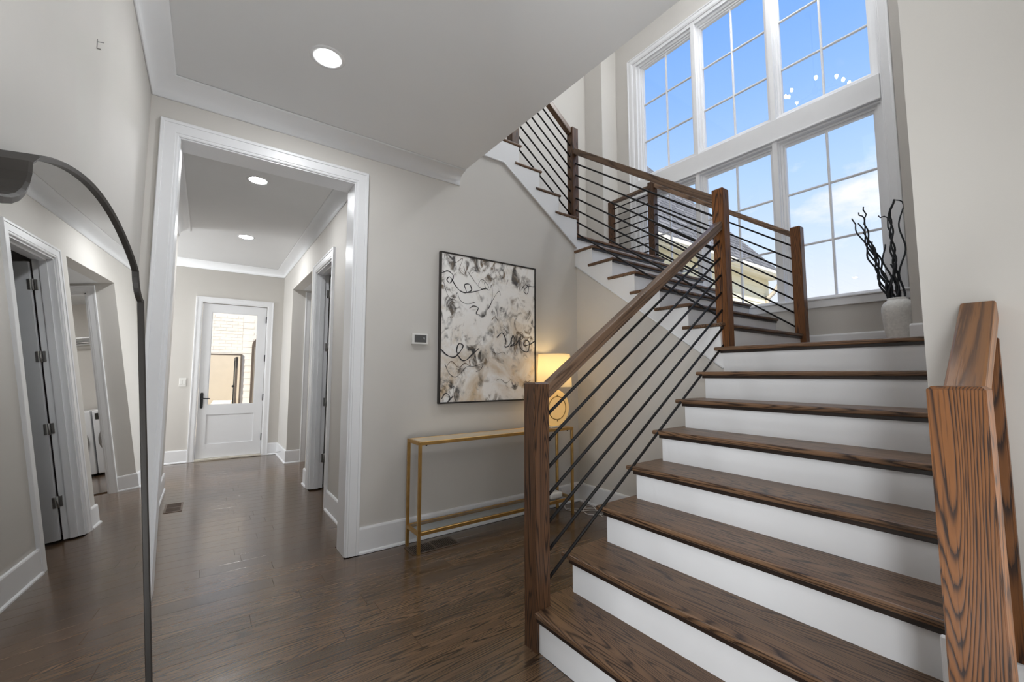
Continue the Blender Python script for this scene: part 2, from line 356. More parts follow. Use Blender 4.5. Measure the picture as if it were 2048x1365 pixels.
while y < 8.9:
    y1 = y+rowh; yc = y+rowh/2; spans = []
    if yc < 1.5: spans = [(XL+.02, 1.246)]
    elif yc < YP-.02: spans = [(XL+.02, 3.0)]
    elif yc < 3.23: spans = [(-.19, .80)]
    elif yc < 5.28: spans = [(-.31, .93)]
    elif yc < 5.9: spans = [(-.31, 2.6)]
    elif yc < 6.64: spans = [(-1.4, 2.6)]
    elif yc < 7.5: spans = [(-1.4, .93)]
    if 6.77 < yc: spans.append((1.09, 2.55))
    for a, b in spans:
        x = a; k = (idx*5) % 6; first = True
        while x < b-.001:
            ln = lens[k % 6]*(.35+.65*random.random() if first else 1); first = False
            x2 = b if x+ln > b-.35 else x+ln
            board(x, x2-.0006, y, y1-.0006); x = x2; k += 1
    idx += 1; y = y1

# ------------------------------------------------------------------ structure: walls and ceilings
def poly_wall(name, pts, axis, a, b, m=WALL): return struct(name, prism(pts, axis, a, b), m)
struct('wall_left', boxes([(XL-.12, XL, .28, YP+.18, 0, ZC+.35), (XL-.12, XL, -2.48, -.47, 0, ZC+.35), (XL-.12, XL, -.47, .28, 2.45, ZC+.35)]), WALL)  # doorway-wide gap added to steer the side room fill onto the risers
struct('wall_added_room', boxes([(-4.3, -4.2, -2.6, 1.7, 0, 3.2), (-4.3, XL-.12, 1.6, 1.7, 0, 3.2), (-4.3, -2.6, -2.6, -2.48, 0, 3.2)]), WALL)  # unseen room added to house the side room fill
struct('ceiling_added_room', box(-4.3, XL-.12, -2.6, 1.7, ZC+.06, ZC+.2), CEIL)  # ceiling of the same added room
struct('wall_front', boxes([(-2.6, 1.8, -2.6, -2.48, 0, ZUP)]), WALL)
OX0, OX1, OZ = -.1996, .8142, 2.6104
back = boxes([(XL-.1, OX0, YP, YP+.18, 0, ZC+.3), (OX0, OX1, YP, YP+.18, OZ, ZC+.3), (OX1, 1.68, YP, YP+.18, 0, ZC+.3)])
merge(back, prism([(1.68, 0), (3.10, 0), (3.10, 2.47), (2.986, 2.55), (2.10, 3.17), (1.68, 3.17)], 'y', YP, YP+.18))
struct('wall_back', back, WALL)
struct('wall_understair', prism([(1.545, 0), (YP, 0), (YP, 2.345), (1.545, 1.28)], 'x', XS, XS+.1), WALL)
struct('wall_right', boxes([(1.66, 1.80, -2.6, .275, 0, ZUP), (1.80, 4.19, .155, .275, 0, ZUP), (4.19, XW, -.1, .75, 0, ZUP)]), WALL)
WY0, WY1, WZ0, WZ1 = .915, 3.532, 1.935, 5.59
struct('wall_window', boxes([(XW, XW+.14, .3, WY0, 0, ZUP), (XW, XW+.14, WY1, 4.3, 0, ZUP), (XW, XW+.14, WY0, WY1, 0, WZ0), (XW, XW+.14, WY0, WY1, WZ1, ZUP)]), WALL)
struct('wall_stair_far', boxes([(-1.2, 1.09, 4.15, 4.3, 3.1, ZUP), (1.09, 4.4, 4.15, 4.3, 2.62, ZUP), (4.35, XW, 3.83, 4.3, 2.3, ZUP)]), WALL)
struct('wall_upper_hall', boxes([(-1.25, -1.15, -2.6, 4.3, 3.3, ZUP)]), WALL)
struct('ceiling', boxes([(XL, 1.651, -2.55, YP, ZC, 3.38)]), CEIL)
struct('ceiling_upper', boxes([(-1.3, 4.85, -2.6, 4.35, ZUP, ZUP+.12)]), CEIL)
struct('floor_upper', boxes([(-1.2, 2.28, YP+.19, 4.15, 3.16, 3.36)]), CEIL)
# hall
HD0, HD1, HDZ = 4.263, 5.01, 2.36           # closet doorway in the hall's right wall
PG0, PG1, PGZ = 5.28, 6.636, 2.443          # side passage
struct('wall_hall_right', boxes([(XH, XH+.13, YP+.18, HD0, 0, ZH+.2), (XH, XH+.13, HD0, HD1, HDZ, ZH+.2), (XH, XH+.13, HD1, PG0, 0, ZH+.2),
                                 (XH, XH+.13, PG0, PG1, PGZ, ZH+.2), (XH, XH+.13, PG1, YE+.12, 0, ZH+.2)]), WALL)
struct('wall_hall_left', boxes([(XL-.12, XL+.003, YP+.18, 5.87, 0, ZH+.2), (-2.5, XL-.12, 5.75, 5.87, 0, ZH+.2), (-2.6, -2.48, 5.75, YE+.12, 0, ZH+.2)]), WALL)
ED0, ED1, EDZ = -.088, .724, 2.275          # end door opening
struct('wall_hall_end', boxes([(-2.6, ED0, YE, YE+.14, 0, ZH+.2), (ED1, XH+.13, YE, YE+.14, 0, ZH+.2), (ED0, ED1, YE, YE+.14, EDZ, ZH+.2)]), WALL)
struct('ceiling_hall', boxes([(-2.6, XH+.05, YP+.18, YE+.1, ZH, ZH+.2)]), CEIL)
LX0, LX1 = 1.195, 1.96                      # laundry doorway
struct('wall_passage', boxes([(XH+.13, LX0, PG1, PG1+.12, 0, PGZ+.1), (LX1, 2.75, PG1, PG1+.12, 0, PGZ+.1), (LX0, LX1, PG1, PG1+.12, 2.34, PGZ+.1),
                              (2.65, 2.75, PG0-.1, 9.1, 0, 2.7), (XH+.13, 2.75, PG0-.12, PG0, 0, PGZ+.1)]), WALL)
struct('ceiling_passage', boxes([(XH+.131, 2.75, PG0-.05, PG1+.05, PGZ, PGZ+.12)]), CEIL)
struct('wall_laundry', boxes([(1.0755, 1.083, PG1+.12, 8.95, 0, 2.7), (1.0755, 2.75, 8.95, 9.1, 0, 2.7)]), WALL)
struct('ceiling_laundry', boxes([(1.0755, 2.75, PG1+.12, 9.1, 2.56, 2.68)]), CEIL)
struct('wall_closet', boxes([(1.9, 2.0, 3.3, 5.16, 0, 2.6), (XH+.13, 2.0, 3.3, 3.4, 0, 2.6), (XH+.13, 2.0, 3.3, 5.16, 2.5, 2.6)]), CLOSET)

# opening jamb lining and casings
tn = [0]
def trim_name(): tn[0] += 1; return 'trim_%d' % tn[0]
struct(trim_name(), boxes([(OX0, OX0+.014, YP-.002, YP+.182, 0, OZ), (OX1-.014, OX1, YP-.002, YP+.182, 0, OZ), (OX0+.014, OX1-.014, YP-.002, YP+.182, OZ-.014, OZ)]), TRIM)
def casing(u0, u1, v0, v1, width, place, closed=False, th=.018, name=None, m=None, band=True):
    """picture-frame casing: mitred boards round an opening u0..u1, v0..v1; place(u,v,h) -> world"""
    W_ = width
    prof = [(0, 0), (0, th*.6), (.006, th*.8), (.014, th*.8), (.017, th), (W_-.02, th), (W_-.018, th*1.25), (W_-.004, th*1.35), (W_, th*1.2), (W_, 0)]
    bm = bmesh.new(); rings = []
    cs = [(u0, v0, -1, -1 if closed else 0), (u0, v1, -1, 1), (u1, v1, 1, 1), (u1, v0, 1, -1 if closed else 0)]
    for u, v, su, sv in cs: rings.append([bm.verts.new(place(u+su*o_, v+sv*o_, h)) for o_, h in prof])
    k = len(prof)
    for i in range(4 if closed else 3):
        a, b = rings[i], rings[(i+1) % 4]
        for j in range(k): bm.faces.new((a[j], a[(j+1) % k], b[(j+1) % k], b[j]))
    if not closed: bm.faces.new(rings[0]); bm.faces.new(rings[3][::-1])
    return struct(name or trim_name(), bm, m or TRIM)
casing(OX0+.006, OX1-.006, 0, OZ-.006, .0865, lambda u, v, h: (u, YP-h, v))
casing(OX0+.006, OX1-.006, 0, OZ-.006, .0865, lambda u, v, h: (u, YP+.18+h, v))
casing(ED0, ED1, 0, EDZ, .084, lambda u, v, h: (u, YE-h, v))
casing(HD0, HD1, 0, HDZ, .088, lambda u, v, h: (XH-h, u, v))
casing(LX0, LX1, 0, 2.335, .082, lambda u, v, h: (u, PG1-h, v))
struct(trim_name(), boxes([(XH, XH+.13, HD0, HD0+.016, 0, HDZ), (XH, XH+.13, HD1-.016, HD1, 0, HDZ), (XH, XH+.13, HD0, HD1, HDZ-.016, HDZ),
                           (XH+.04, XH+.085, HD1-.03, HD1-.016, 0, HDZ-.016), (XH+.04, XH+.085, HD0+.016, HD0+.03, 0, HDZ-.016), (XH+.04, XH+.085, HD0+.016, HD1-.016, HDZ-.03, HDZ-.016)]), TRIM)
struct(trim_name(), boxes([(LX0, LX0+.016, PG1, PG1+.12, 0, 2.335), (LX1-.016, LX1, PG1, PG1+.12, 0, 2.335), (LX0, LX1, PG1, PG1+.12, 2.32, 2.336)]), TRIM)

# crown mouldings (a cove with a small fillet each side)
def crown(path, zb, zt, proj, dirs):
    h = zt-zb; rr_ = .86
    prof = [(0, 0), (.008, 0), (.008, .010)]
    for k in range(9):
        a = math.pi/2*k/8; prof.append((.010+(proj-.022)*(1-math.cos(a)), .012+(h-.022)*math.sin(a)))
    prof += [(proj-.010, h-.010), (proj, h-.006), (proj, h), (0, h)]
    bm = sweep([(x, y_, zb) for x, y_ in path], prof, M_=[(V3((dx, dy, 0)), V3((0, 0, 1))) for dx, dy in dirs])
    for f in bm.faces: f.smooth = len(f.verts) == 4 and f.calc_area() > 0
    return struct(trim_name(), bm, TRIM_C)
TRIM_C = plain('crown_paint', (.82, .825, .835), .4, noise=.01)
crown([(XL, .28), (XL, YP), (1.651, YP)], 2.8133, ZC, .112, [(1, 0), (1, -1), (0, -1)])
crown([(XL+.003, YP+.18), (XL+.003, 5.87), (-2.4, 5.87)], 2.768, ZH, .105, [(1, 0), (1, 1), (0, 1)])
crown([(-2.4, YE), (XH, YE), (XH, YP+.18)], 2.768, ZH, .112, [(0, -1), (-1, -1), (-1, 0)])

# baseboards with shoe moulding
def baseb(name, runs, h=.176, zb=0):
    """runs: list of (path, dirs)"""
    prof = [(0, 0), (.028, 0), (.027, .010), (.022, .017), (.016, .019), (.016, h-.014), (.013, h-.004), (.010, h), (0, h)]
    bm = bmesh.new()
    for path, dirs in runs:
        merge(bm, sweep([(x, y_, zb) for x, y_ in path], prof, M_=[(V3((dx, dy, 0)), V3((0, 0, 1))) for dx, dy in dirs]))
    return struct(name, bm, TRIM)
baseb('baseboard_back', [([(OX1+.08, YP), (XS, YP), (XS, 1.6)], [(0, -1), (-1, -1), (-1, 0)])])
baseb('baseboard_left', [([(XL, .28), (XL, YP)], [(1, 0), (1, 0)])])
baseb('baseboard_hall_left', [([(XL+.003, YP+.2), (XL+.003, 5.87), (-2.4, 5.87)], [(1, 0), (1, 1), (0, 1)])])
baseb('baseboard_hall_end', [([(-2.4, YE), (ED0-.083, YE)], [(0, -1), (0, -1)]), ([(ED1+.083, YE), (XH, YE), (XH, PG1), (LX0-.081, PG1)], [(0, -1), (-1, -1), (-1, -1), (0, -1)])])
baseb('baseboard_hall_right', [([(XH, YP+.2), (XH, HD0-.087)], [(-1, 0), (-1, 0)]), ([(XH, HD1+.087), (XH, PG0), (2.6, PG0)], [(-1, 0), (-1, 1), (0, 1)])])
baseb('baseboard_landing', [([(XW, 1.62), (XW, .75), (4.19, .75), (4.19, .275)], [(-1, 0), (-1, 1), (-1, 1), (-1, 0)])], zb=8*R)
struct('baseboard_right', box(1.642, 1.659, .10, .288, .02, .52, .003), TRIM)

# ------------------------------------------------------------------ staircase: three flights and two landings
st = thing('staircase', (2.0, 1.5, 0), 'oak staircase with white risers climbing to a landing under the tall window', 'staircase')
TH = .0265
def tread_part(pts, ztop, mat_, isfront):
    bm = prism(pts, 'z', ztop-TH, ztop, lambda a, b: abs(a.z-b.z) < 1e-6 and isfront(a) and isfront(b), .0095, 3)
    part('tread', bm, mat_, st)
def cove(pts, ztop): part('cove_moulding', prism(pts, 'z', ztop-TH-.018, ztop-TH), COVE, st)
COVE = wood('oak_moulding_painted_shade', 'y', (.024, .014, .010), (.012, .008, .006))  # near-black tone paints in the shadow under the nosings
XN = lambda k: 1.222 if k == 1 else X1+D1*(k-1)
YT, YRS = 1.595, 1.543
def yr(k): return .20 if k == 1 else .276
for k in range(1, 8):
    x0, x1 = XN(k), XN(k+1)+.026
    y0 = yr(k)
    if k == 1: pts = [(x0, y0), (x0, 1.512), (1.318, 1.512), (1.318, YT), (x1+.045, YT), (x1+.045, YRS), (x1, YRS), (x1, y0)]
    elif k == 2: pts = [(x0, .225), (x0, YT), (x1+.045, YT), (x1+.045, YRS), (x1, YRS), (x1, .276), (1.64, .276), (1.64, .225)]
    else: pts = [(x0, y0), (x0, YT), (x1+.045, YT), (x1+.045, YRS), (x1, YRS), (x1, y0)]
    tread_part(pts, k*R, TREADY, lambda c, x0=x0: abs(c.x-x0) < 1e-4 or abs(c.y-YT) < 1e-4)
    ce = 1.512 if k == 1 else YRS+.012
    cove([(x0+.012, y0), (x0+.012, ce), (x1, ce), (x1, ce-.012), (x0+.027, ce-.012), (x0+.027, y0)], k*R)
for k in range(1, 9):
    x0 = XN(k)+.026; z0 = 0 if k <= 1 else (k-1)*R
    part('riser', box(x0, x0+.02, yr(k) if k != 2 else .225, 1.512 if k == 1 else YRS, z0-(.03 if k > 1 else 0), k*R-TH), TRIM, st)
saw = [(XN(1)+.03, 0)]
for k in range(1, 9): saw += [(XN(k)+.030, k*R-TH-.002), (XN(k+1)+.030 if k < 8 else XS+.1, k*R-TH-.002)]
saw.append((XS+.1, 0))
part('stringer', prism(saw, 'y', 1.512, YRS-.001), TRIM, st, label='white skirt closing the side of the lower flight')
# landing under the window
x8 = XN(8)
tread_part([(x8, .276), (x8, YT), (XS+.02, YT), (XS+.02, 1.60), (XW-.001, 1.60), (XW-.001, .751), (4.189, .751), (4.189, .276)], 8*R, TREADY, lambda c: abs(c.x-x8) < 1e-4 or (abs(c.y-YT) < 1e-4 and c.x < XS+.05))
cove([(x8+.012, .276), (x8+.012, YRS+.012), (XS, YRS+.012), (XS, YRS), (x8+.027, YRS), (x8+.027, .276)], 8*R)
part('landing_box', boxes([(x8+.047, XW-.002, .752, 1.54, 8*R-.25, 8*R-TH-.001)]), TRIM, st)
# middle flight, climbing away along the window
F2A, F2B = 2.985, 4.553
yn = lambda k: 1.535+D2*(k-9)
for k in range(9, 15):
    y0, y1 = yn(k), yn(k+1)+.026
    pts = [(F2A, y0), (F2B, y0), (F2B, y1+.045), (4.53, y1+.045), (4.53, y1), (XS, y1), (XS, y1+.045), (F2A, y1+.045)]
    tread_part(pts, k*R, TREADX, lambda c, y0=y0: abs(c.y-y0) < 1e-4 or abs(c.x-F2A) < 1e-4 or abs(c.x-F2B) < 1e-4)
    cove([(XS-.012, y0+.012), (4.542, y0+.012), (4.542, y1+.03), (4.53, y1+.03), (4.53, y0+.027), (XS, y0+.027), (XS, y1+.03), (XS-.012, y1+.03)], k*R)
for k in range(9, 16):
    y0 = yn(k)+.026
    part('riser', box(XS, 4.53, y0, y0+.02, (k-1)*R-.03, k*R-TH), TRIM, st)
def saw2(ye):
    s = []
    for k in range(9, 16): s += [(yn(k)+.030, (k-1)*R if k > 9 else 8*R-.2), (yn(k)+.030, k*R-TH-.002)]
    return s
s2 = [(1.545, 1.268)]
for k in range(9, 16):
    s2 += [(yn(k)+.0262, (k-1)*R-TH-.002), (yn(k)+.0262, k*R-TH-.002)]
s2 += [(3.09, 15*R-TH-.002), (3.09, 2.375)]
s2[1] = (yn(9)+.0262, 8*R-TH-.002); s2.insert(1, (1.545, 8*R-TH-.002))
part('stringer', prism(s2, 'x', XS-.014, XS+.0), TRIM, st, label='white stringer along the open side of the middle flight')
part('stringer', prism(s2, 'x', 4.531, 4.548), TRIM, st)
part('stringer_bead', tube([(XS-.015, 1.55, 1.272), (XS-.015, 3.03, 2.332)], .006, 6), TRIM, st)
# upper landing
yl = yn(15)
tread_part([(F2A, yl), (F2B, yl), (F2B, 3.83), (4.349, 3.83), (4.349, 4.149), (F2A, 4.149)], 15*R, TREADX, lambda c: abs(c.y-yl) < 1e-4)
cove([(XS-.005, yl+.012), (4.54, yl+.012), (4.54, yl+.03), (XS-.005, yl+.03)], 15*R)
part('landing_box', box(XS+.09, 4.548, yl+.05, 4.14, 15*R-.28, 15*R-TH-.001), TRIM, st)
# upper flight, climbing back to the left above the painting wall
F3A = 3.008
xn3 = lambda k: 3.04-D3*(k-16)
for k in range(16, 20):
    x0, x1 = xn3(k), xn3(k+1)-.026
    if k == 19: x1 = 1.70
    pts = [(x0, F3A), (x0, 4.149), (x1, 4.149), (x1, YP), (x1-.045, YP), (x1-.045, F3A)]
    tread_part(pts, k*R, TREADY, lambda c, x0=x0: abs(c.x-x0) < 1e-4 or abs(c.y-F3A) < 1e-4)
    cove([(x0-.012, F3A+.012), (x0-.012, 4.149), (x0-.027, 4.149), (x0-.027, F3A+.024), (x1-.03, F3A+.024), (x1-.03, F3A+.012)], k*R)
for k in range(16, 20):
    x0 = xn3(k)-.026
    part('riser', box(x0-.02, x0, 3.026, 4.149, (k-1)*R-.03, k*R-TH), TRIM, st)
s3 = [(xn3(16)-.0262, 2.52), (xn3(16)-.0262, 16*R-TH-.002)]
for k in range(17, 20): s3 += [(xn3(k)-.0262, (k-1)*R-TH-.002), (xn3(k)-.0262, k*R-TH-.002)]
s3 += [(1.655, 19*R-TH-.002), (1.655, 3.152), (2.099, 3.152)]
part('stringer', prism(s3, 'y', YP-.014, YP+.18), TRIM, st, label='white stringer of the upper flight above the painting wall')
part('stringer_bead', tube([(3.0, YP-.014, 2.524), (2.099, YP-.014, 3.155), (1.66, YP-.014, 3.155)], .007, 6), TRIM, st)

# ------------------------------------------------------------------ balustrades
def post(x0, y0, z0, z1, parent, w_=.0855, m=None, wy=None, label=None):
    wy = wy or w_
    bm = box(x0, x0+w_, y0, y0+wy, z0, z1)
    es = [e_ for e_ in bm.edges if e_.verts[0].co.z > z1-1e-4 and e_.verts[1].co.z > z1-1e-4]
    bmesh.ops.bevel(bm, geom=es, offset=.007, segments=1, affect='EDGES')
    es = [e_ for e_ in bm.edges if abs(e_.verts[0].co.z-e_.verts[1].co.z) > .3]
    bmesh.ops.bevel(bm, geom=es, offset=.003, segments=2, affect='EDGES')
    return part('newel_post', bm, m or POST, parent, label=label)
BR = .0078
def bars(parent, pa, pb, zs_a, zs_b):
    for a, b in zip(zs_a, zs_b):
        part('bar', cyl((pa[0], pa[1], a), (pb[0], pb[1], b), BR, 8), IRON, parent)
bal = thing('balustrade', (1.27, 1.56, 0), 'oak posts, sloping rail and black steel bars along the inner open side of the stairs', 'railing')
post(1.231, 1.514, 0, 1.189, bal)
post(3.025, 1.515, 8*R, 2.6153, bal, m=POSTW)
post(3.0, 3.05, 15*R, 3.845, bal)
post(2.215, 3.05, 19*R, 4.36, bal)
obar('handrail', (1.312, 1.5565, 1.135), (3.03, 1.5565, 1.135+.6965*1.718), .058, .060, RAILM, bal, .007)
bars(bal, (1.31, 1.5565), (3.03, 1.5565), [1.012-.1268*i for i in range(7)], [2.214-.129*i for i in range(7)])
obar('handrail', (3.0675, 1.597, 2.548), (3.0675-.03, 3.055, 3.580), .058, .058, RAILM, bal, .007)
bars(bal, (3.0675, 1.598), (3.0425, 3.055), [2.418-.127*i for i in range(7)], [3.447-.1258*i for i in range(7)])
obar('handrail', (3.004, 3.0925, 3.79), (2.296, 3.0925, 3.79+.72*.708), .058, .058, RAILM, bal, .007)
bars(bal, (3.004, 3.0925), (2.296, 3.0925), [3.648-.1253*i for i in range(7)], [3.648-.1253*i+.72*.708 for i in range(7)])
win = thing('balustrade', (4.47, 1.56, 8*R), 'oak posts and black bars guarding the window side of the middle flight', 'railing')
post(4.43, 1.515, 8*R, 2.622, win, m=POSTW)
post(4.43, 3.085, 15*R, 3.663, win)
post(4.442, 3.757, 15*R, 3.632, win, .066, wy=.072)
obar('handrail', (4.4725, 1.597, 2.560), (4.4725, 3.09, 3.612), .055, .048, RAILM, win, .006)
bars(win, (4.4725, 1.598), (4.4725, 3.09), [2.45-.1305*i for i in range(7)], [3.495-.1277*i for i in range(7)])
obar('handrail', (4.475, 3.168, 3.617), (4.475, 3.829, 3.617), .055, .040, RAILM, win, .006)
bars(win, (4.475, 3.168), (4.475, 3.76), [3.523-.1048*i for i in range(8)], [3.523-.1048*i for i in range(8)])
rgt = thing('balustrade', (1.27, .165, 0), 'short railing with broad orange-brown oak post against the right wall', 'railing')
post(1.231, .1225, 0, 1.2015, rgt, m=POSTW)
post(1.632, .134, 2*R+.17, 1.325, rgt, .027, m=POSTW, wy=.062, label='thin half post against the wall')
obar('handrail', (1.312, .165, 1.150), (1.659, .165, 1.150+.71*.347), .065, .058, RAILW, rgt, .006)
bars(rgt, (1.31, .165), (1.635, .165), [1.03-.127*i for i in range(5)], [1.03-.127*i+.71*.325 for i in range(5)])

# ------------------------------------------------------------------ tall windows
units = [(.995, 1.715), (1.848, 2.56), (2.70, 3.41)]
XG = 4.75; wi = 0
for zi, (z0, z1, mz) in enumerate(((1.972, 3.577, (2.507, 3.056)), (3.94, 5.478, (4.418, 4.953)))):
    for ui, (y0, y1) in enumerate(units):
        wi += 1
        l_o = .066 if ui < 2 else .105; r_o = .066 if ui > 0 else .07
        def place(u, v, h): return (XG+.02-h, u, v)
        prof = [(-.004, 0), (-.004, .035), (.010, .040), (.012, .052), (.030, .055), (.033, .075), (.064, .078), (.064, 0)]
        bm = bmesh.new(); rings = []
        for u, v, su, sv in ((y0, z0, -1, -1), (y0, z1, -1, 1), (y1, z1, 1, 1), (y1, z0, 1, -1)):
            rings.append([bm.verts.new(place(u+su*o_, v+sv*(o_ if True else 0), h)) for o_, h in prof])
        for i in range(4):
            a, b = rings[i], rings[(i+1) % 4]
            for j in range(len(prof)): bm.faces.new((a[j], a[(j+1) % len(prof)], b[(j+1) % len(prof)], b[j]))
        wn = struct('window_%d' % wi, bm, TRIM)
        yc = (y0+y1)/2; ms = .009
        ys_ = [(y0, yc-ms), (yc+ms, y1)]; zs_ = [z0, mz[0], mz[1], z1]
        part('muntin', box(XG-.017, XG+.012, yc-ms, yc+ms, z0, z1, .004), TRIM, wn)
        for z in mz:
            for a, b in ys_: part('muntin', box(XG-.0165, XG+.0115, a, b, z-ms, z+ms, .004), TRIM, wn)
        for a, b in ys_:
            for q_ in range(3):
                part('pane', box(XG-.002, XG+.002, a+.0005, b-.0005, zs_[q_]+(ms if q_ else 0), zs_[q_+1]-(ms if q_ < 2 else 0)), GLASS, wn)
casing(.92, 3.527, 1.942, 5.584, .084, lambda u, v, h: (XW-h, u, v), th=.019)
struct(trim_name(), boxes([(XW-.002, XW+.13, .915, .932, WZ0, WZ1), (XW-.002, XW+.13, 3.474, 3.532, WZ0, WZ1), (XW-.002, XW+.13, .93, 3.475, 5.54, 5.59)]), TRIM)
struct(trim_name(), boxes([(4.650, XW+.12, .924, 3.523, 3.655, 3.868), (4.640, XW+.12, .924, 3.523, 3.634, 3.655), (4.672, XW+.12, .924, 3.523, 3.612, 3.634), (4.68, XW+.12, .924, 3.523, 3.868, 3.89)], .004), TRIM)
struct(trim_name(), boxes([(XW-.004, XW+.12, a, b, z0, z1) for a, b in ((1.757, 1.806), (2.605, 2.655)) for z0, z1 in ((1.94, 3.64), (3.87, 5.58))], .003), TRIM)
struct(trim_name(), boxes([(4.632, XW+.12, .80, 3.63, 1.926, 1.944), (4.643, XW, .82, 3.61, 1.856, 1.926)], .004), TRIM)

# ------------------------------------------------------------------ doors
d1 = struct('door_1', boxes([(ED0+.004, .025, YE+.02, YE+.062, .03, 2.268), (.607, ED1-.006, YE+.02, YE+.062, .03, 2.268), (.025, .607, YE+.02, YE+.062, 2.149, 2.268),
                             (.025, .607, YE+.02, YE+.062, .646, .783), (.025, .607, YE+.02, YE+.062, .03, .225)]), DOORW)
part('pane', box(.025, .607, YE+.038, YE+.044, .783, 2.149), GLASS, d1)
part('panel', box(.025, .607, YE+.032, YE+.05, .225, .646), DOORW, d1)
part('glazing_bead', boxes([(.025, .037, YE+.024, YE+.038, .783, 2.149), (.595, .607, YE+.024, YE+.038, .783, 2.149), (.037, .595, YE+.024, YE+.038, 2.137, 2.149), (.037, .595, YE+.024, YE+.038, .783, .795)]), DOORW, d1)
part('threshold', box(ED0, ED1, YE-.03, YE+.14, .002, .026, .004), plain('pale_threshold', (.62, .58, .50), .4), d1)
hp = part('handle', prism([(-.04+.018*math.cos(a), (.95 if math.sin(a) >= 0 else .76)+.018*math.sin(a)) for a in [k*math.pi/8 for k in range(16)]], 'y', YE+.010, YE+.02), BLACKH, d1)
part('lever', tube([(-.04, YE+.012, .885), (-.04, YE-.03, .885), (-.025, YE-.036, .885), (.055, YE-.036, .880)], .0075, 8), BLACKH, hp)
for z in (2.074, 1.479, .88, .282): part('hinge', cyl((ED1-.004, YE+.006, z-.05), (ED1-.004, YE+.006, z+.05), .010, 8), BLACKH, d1)
# closet door, swung open into the closet
d2 = struct('door_2', boxes([(1.085, 1.185, 4.956, 4.990, .012, 2.32), (1.66, 1.76, 4.956, 4.990, .012, 2.32), (1.185, 1.66, 4.956, 4.990, 2.205, 2.32), (1.185, 1.66, 4.956, 4.990, .80, .97), (1.185, 1.66, 4.956, 4.990, .012, .29)]), DOORG)
part('panel', box(1.185, 1.66, 4.964, 4.982, .97, 2.205), DOORG, d2); part('panel', box(1.185, 1.66, 4.964, 4.982, .29, .80), DOORG, d2)
for z in (2.13, 1.53, .927, .32):
    bm = boxes([(1.052, 1.072, 4.986, 4.9945, z-.045, z+.045), (1.083, 1.104, 4.951, 4.9575, z-.045, z+.045)], .003)
    merge(bm, cyl((1.078, 4.972, z-.047), (1.078, 4.972, z+.047), .0075, 8)); part('hinge', bm, NICKEL, d2)
kn = part('knob', lathe([(0, -.062), (.02, -.06), (.028, -.045), (.022, -.03), (.01, -.02), (.01, 0)], (1.70, 4.956, .93), 16, axis='y'), NICKEL, d2)

# ------------------------------------------------------------------ mirror leaning on the left wall
nrm = V3((.9961334, -.05255811, .07039805)); dpl = -.1806810
av = V3((-nrm.y, nrm.x, 0)).normalized(); bv = nrm.cross(av)
P0 = V3(((dpl-nrm.y*1.34)/nrm.x, 1.34, 0))
def outline(o_):
    L_, R_ = -.570, .492; top = lambda s: 1.657-.54*s*s-o_
    pts = [(L_+o_, o_), (R_-o_, o_)]
    def notch(e_, rx, rz, sg):
        q = []
        for k in range(9):
            a = math.pi/2*k/8; q.append((e_-sg*(rx*math.sin(a)+o_*math.sin(a)*.9+o_*(1-math.sin(a))*.9), 1.557-rz*math.cos(a)-o_*(.3*math.sin(a)+math.cos(a))))
        return q
    pts += notch(R_, .074, .080, 1)
    for k in range(1, 24): pts.append((.41-.82*k/24, top(.41-.82*k/24)))
    pts += notch(L_, .162, .095, -1)[::-1]
    return pts
def mp3(s, t, h): return P0+av*s+bv*t+nrm*h
mir = thing('floor_mirror', tuple(mp3(0, 0, 0)), 'tall scooped-corner mirror in dark bronze frame leaning on the left wall', 'mirror')
o0, o1 = outline(0), outline(.010)
bm = bmesh.new(); rg = []
for (s0, t0), (s1, t1) in zip(o0, o1):
    rg.append([bm.verts.new(mp3(*q_)) for q_ in ((s1, t1, -.004), (s1, t1, .006), (s1*.3+s0*.7, t1*.3+t0*.7, .009), (s0, t0, .005), (s0, t0, -.058), (s1, t1, -.058))])
for i in range(len(rg)):
    a, b = rg[i], rg[(i+1) % len(rg)]
    for j in range(6): bm.faces.new((a[j], a[(j+1) % 6], b[(j+1) % 6], b[j]))
part('frame', bm, MIRF, mir)
bm = bmesh.new()
F_ = [bm.verts.new(mp3(s, t, 0)) for s, t in outline(.0085)]; B_ = [bm.verts.new(mp3(s, t, -.004)) for s, t in outline(.0085)]
bm.faces.new(F_); bm.faces.new(B_[::-1])
for i in range(len(F_)): bm.faces.new((F_[i], B_[i], B_[(i+1) % len(F_)], F_[(i+1) % len(F_)]))
part('glass', bm, MIRG, mir)
bm = bmesh.new(); A_ = [bm.verts.new(mp3(s, t, -.05)) for s, t in outline(.012)]; B_ = [bm.verts.new(mp3(s, t, -.055)) for s, t in outline(.012)]
bm.faces.new(A_); bm.faces.new(B_[::-1])
for i in range(len(A_)): bm.faces.new((A_[i], B_[i], B_[(i+1) % len(A_)], A_[(i+1) % len(A_)]))
part('backing', bm, SLOT, mir)

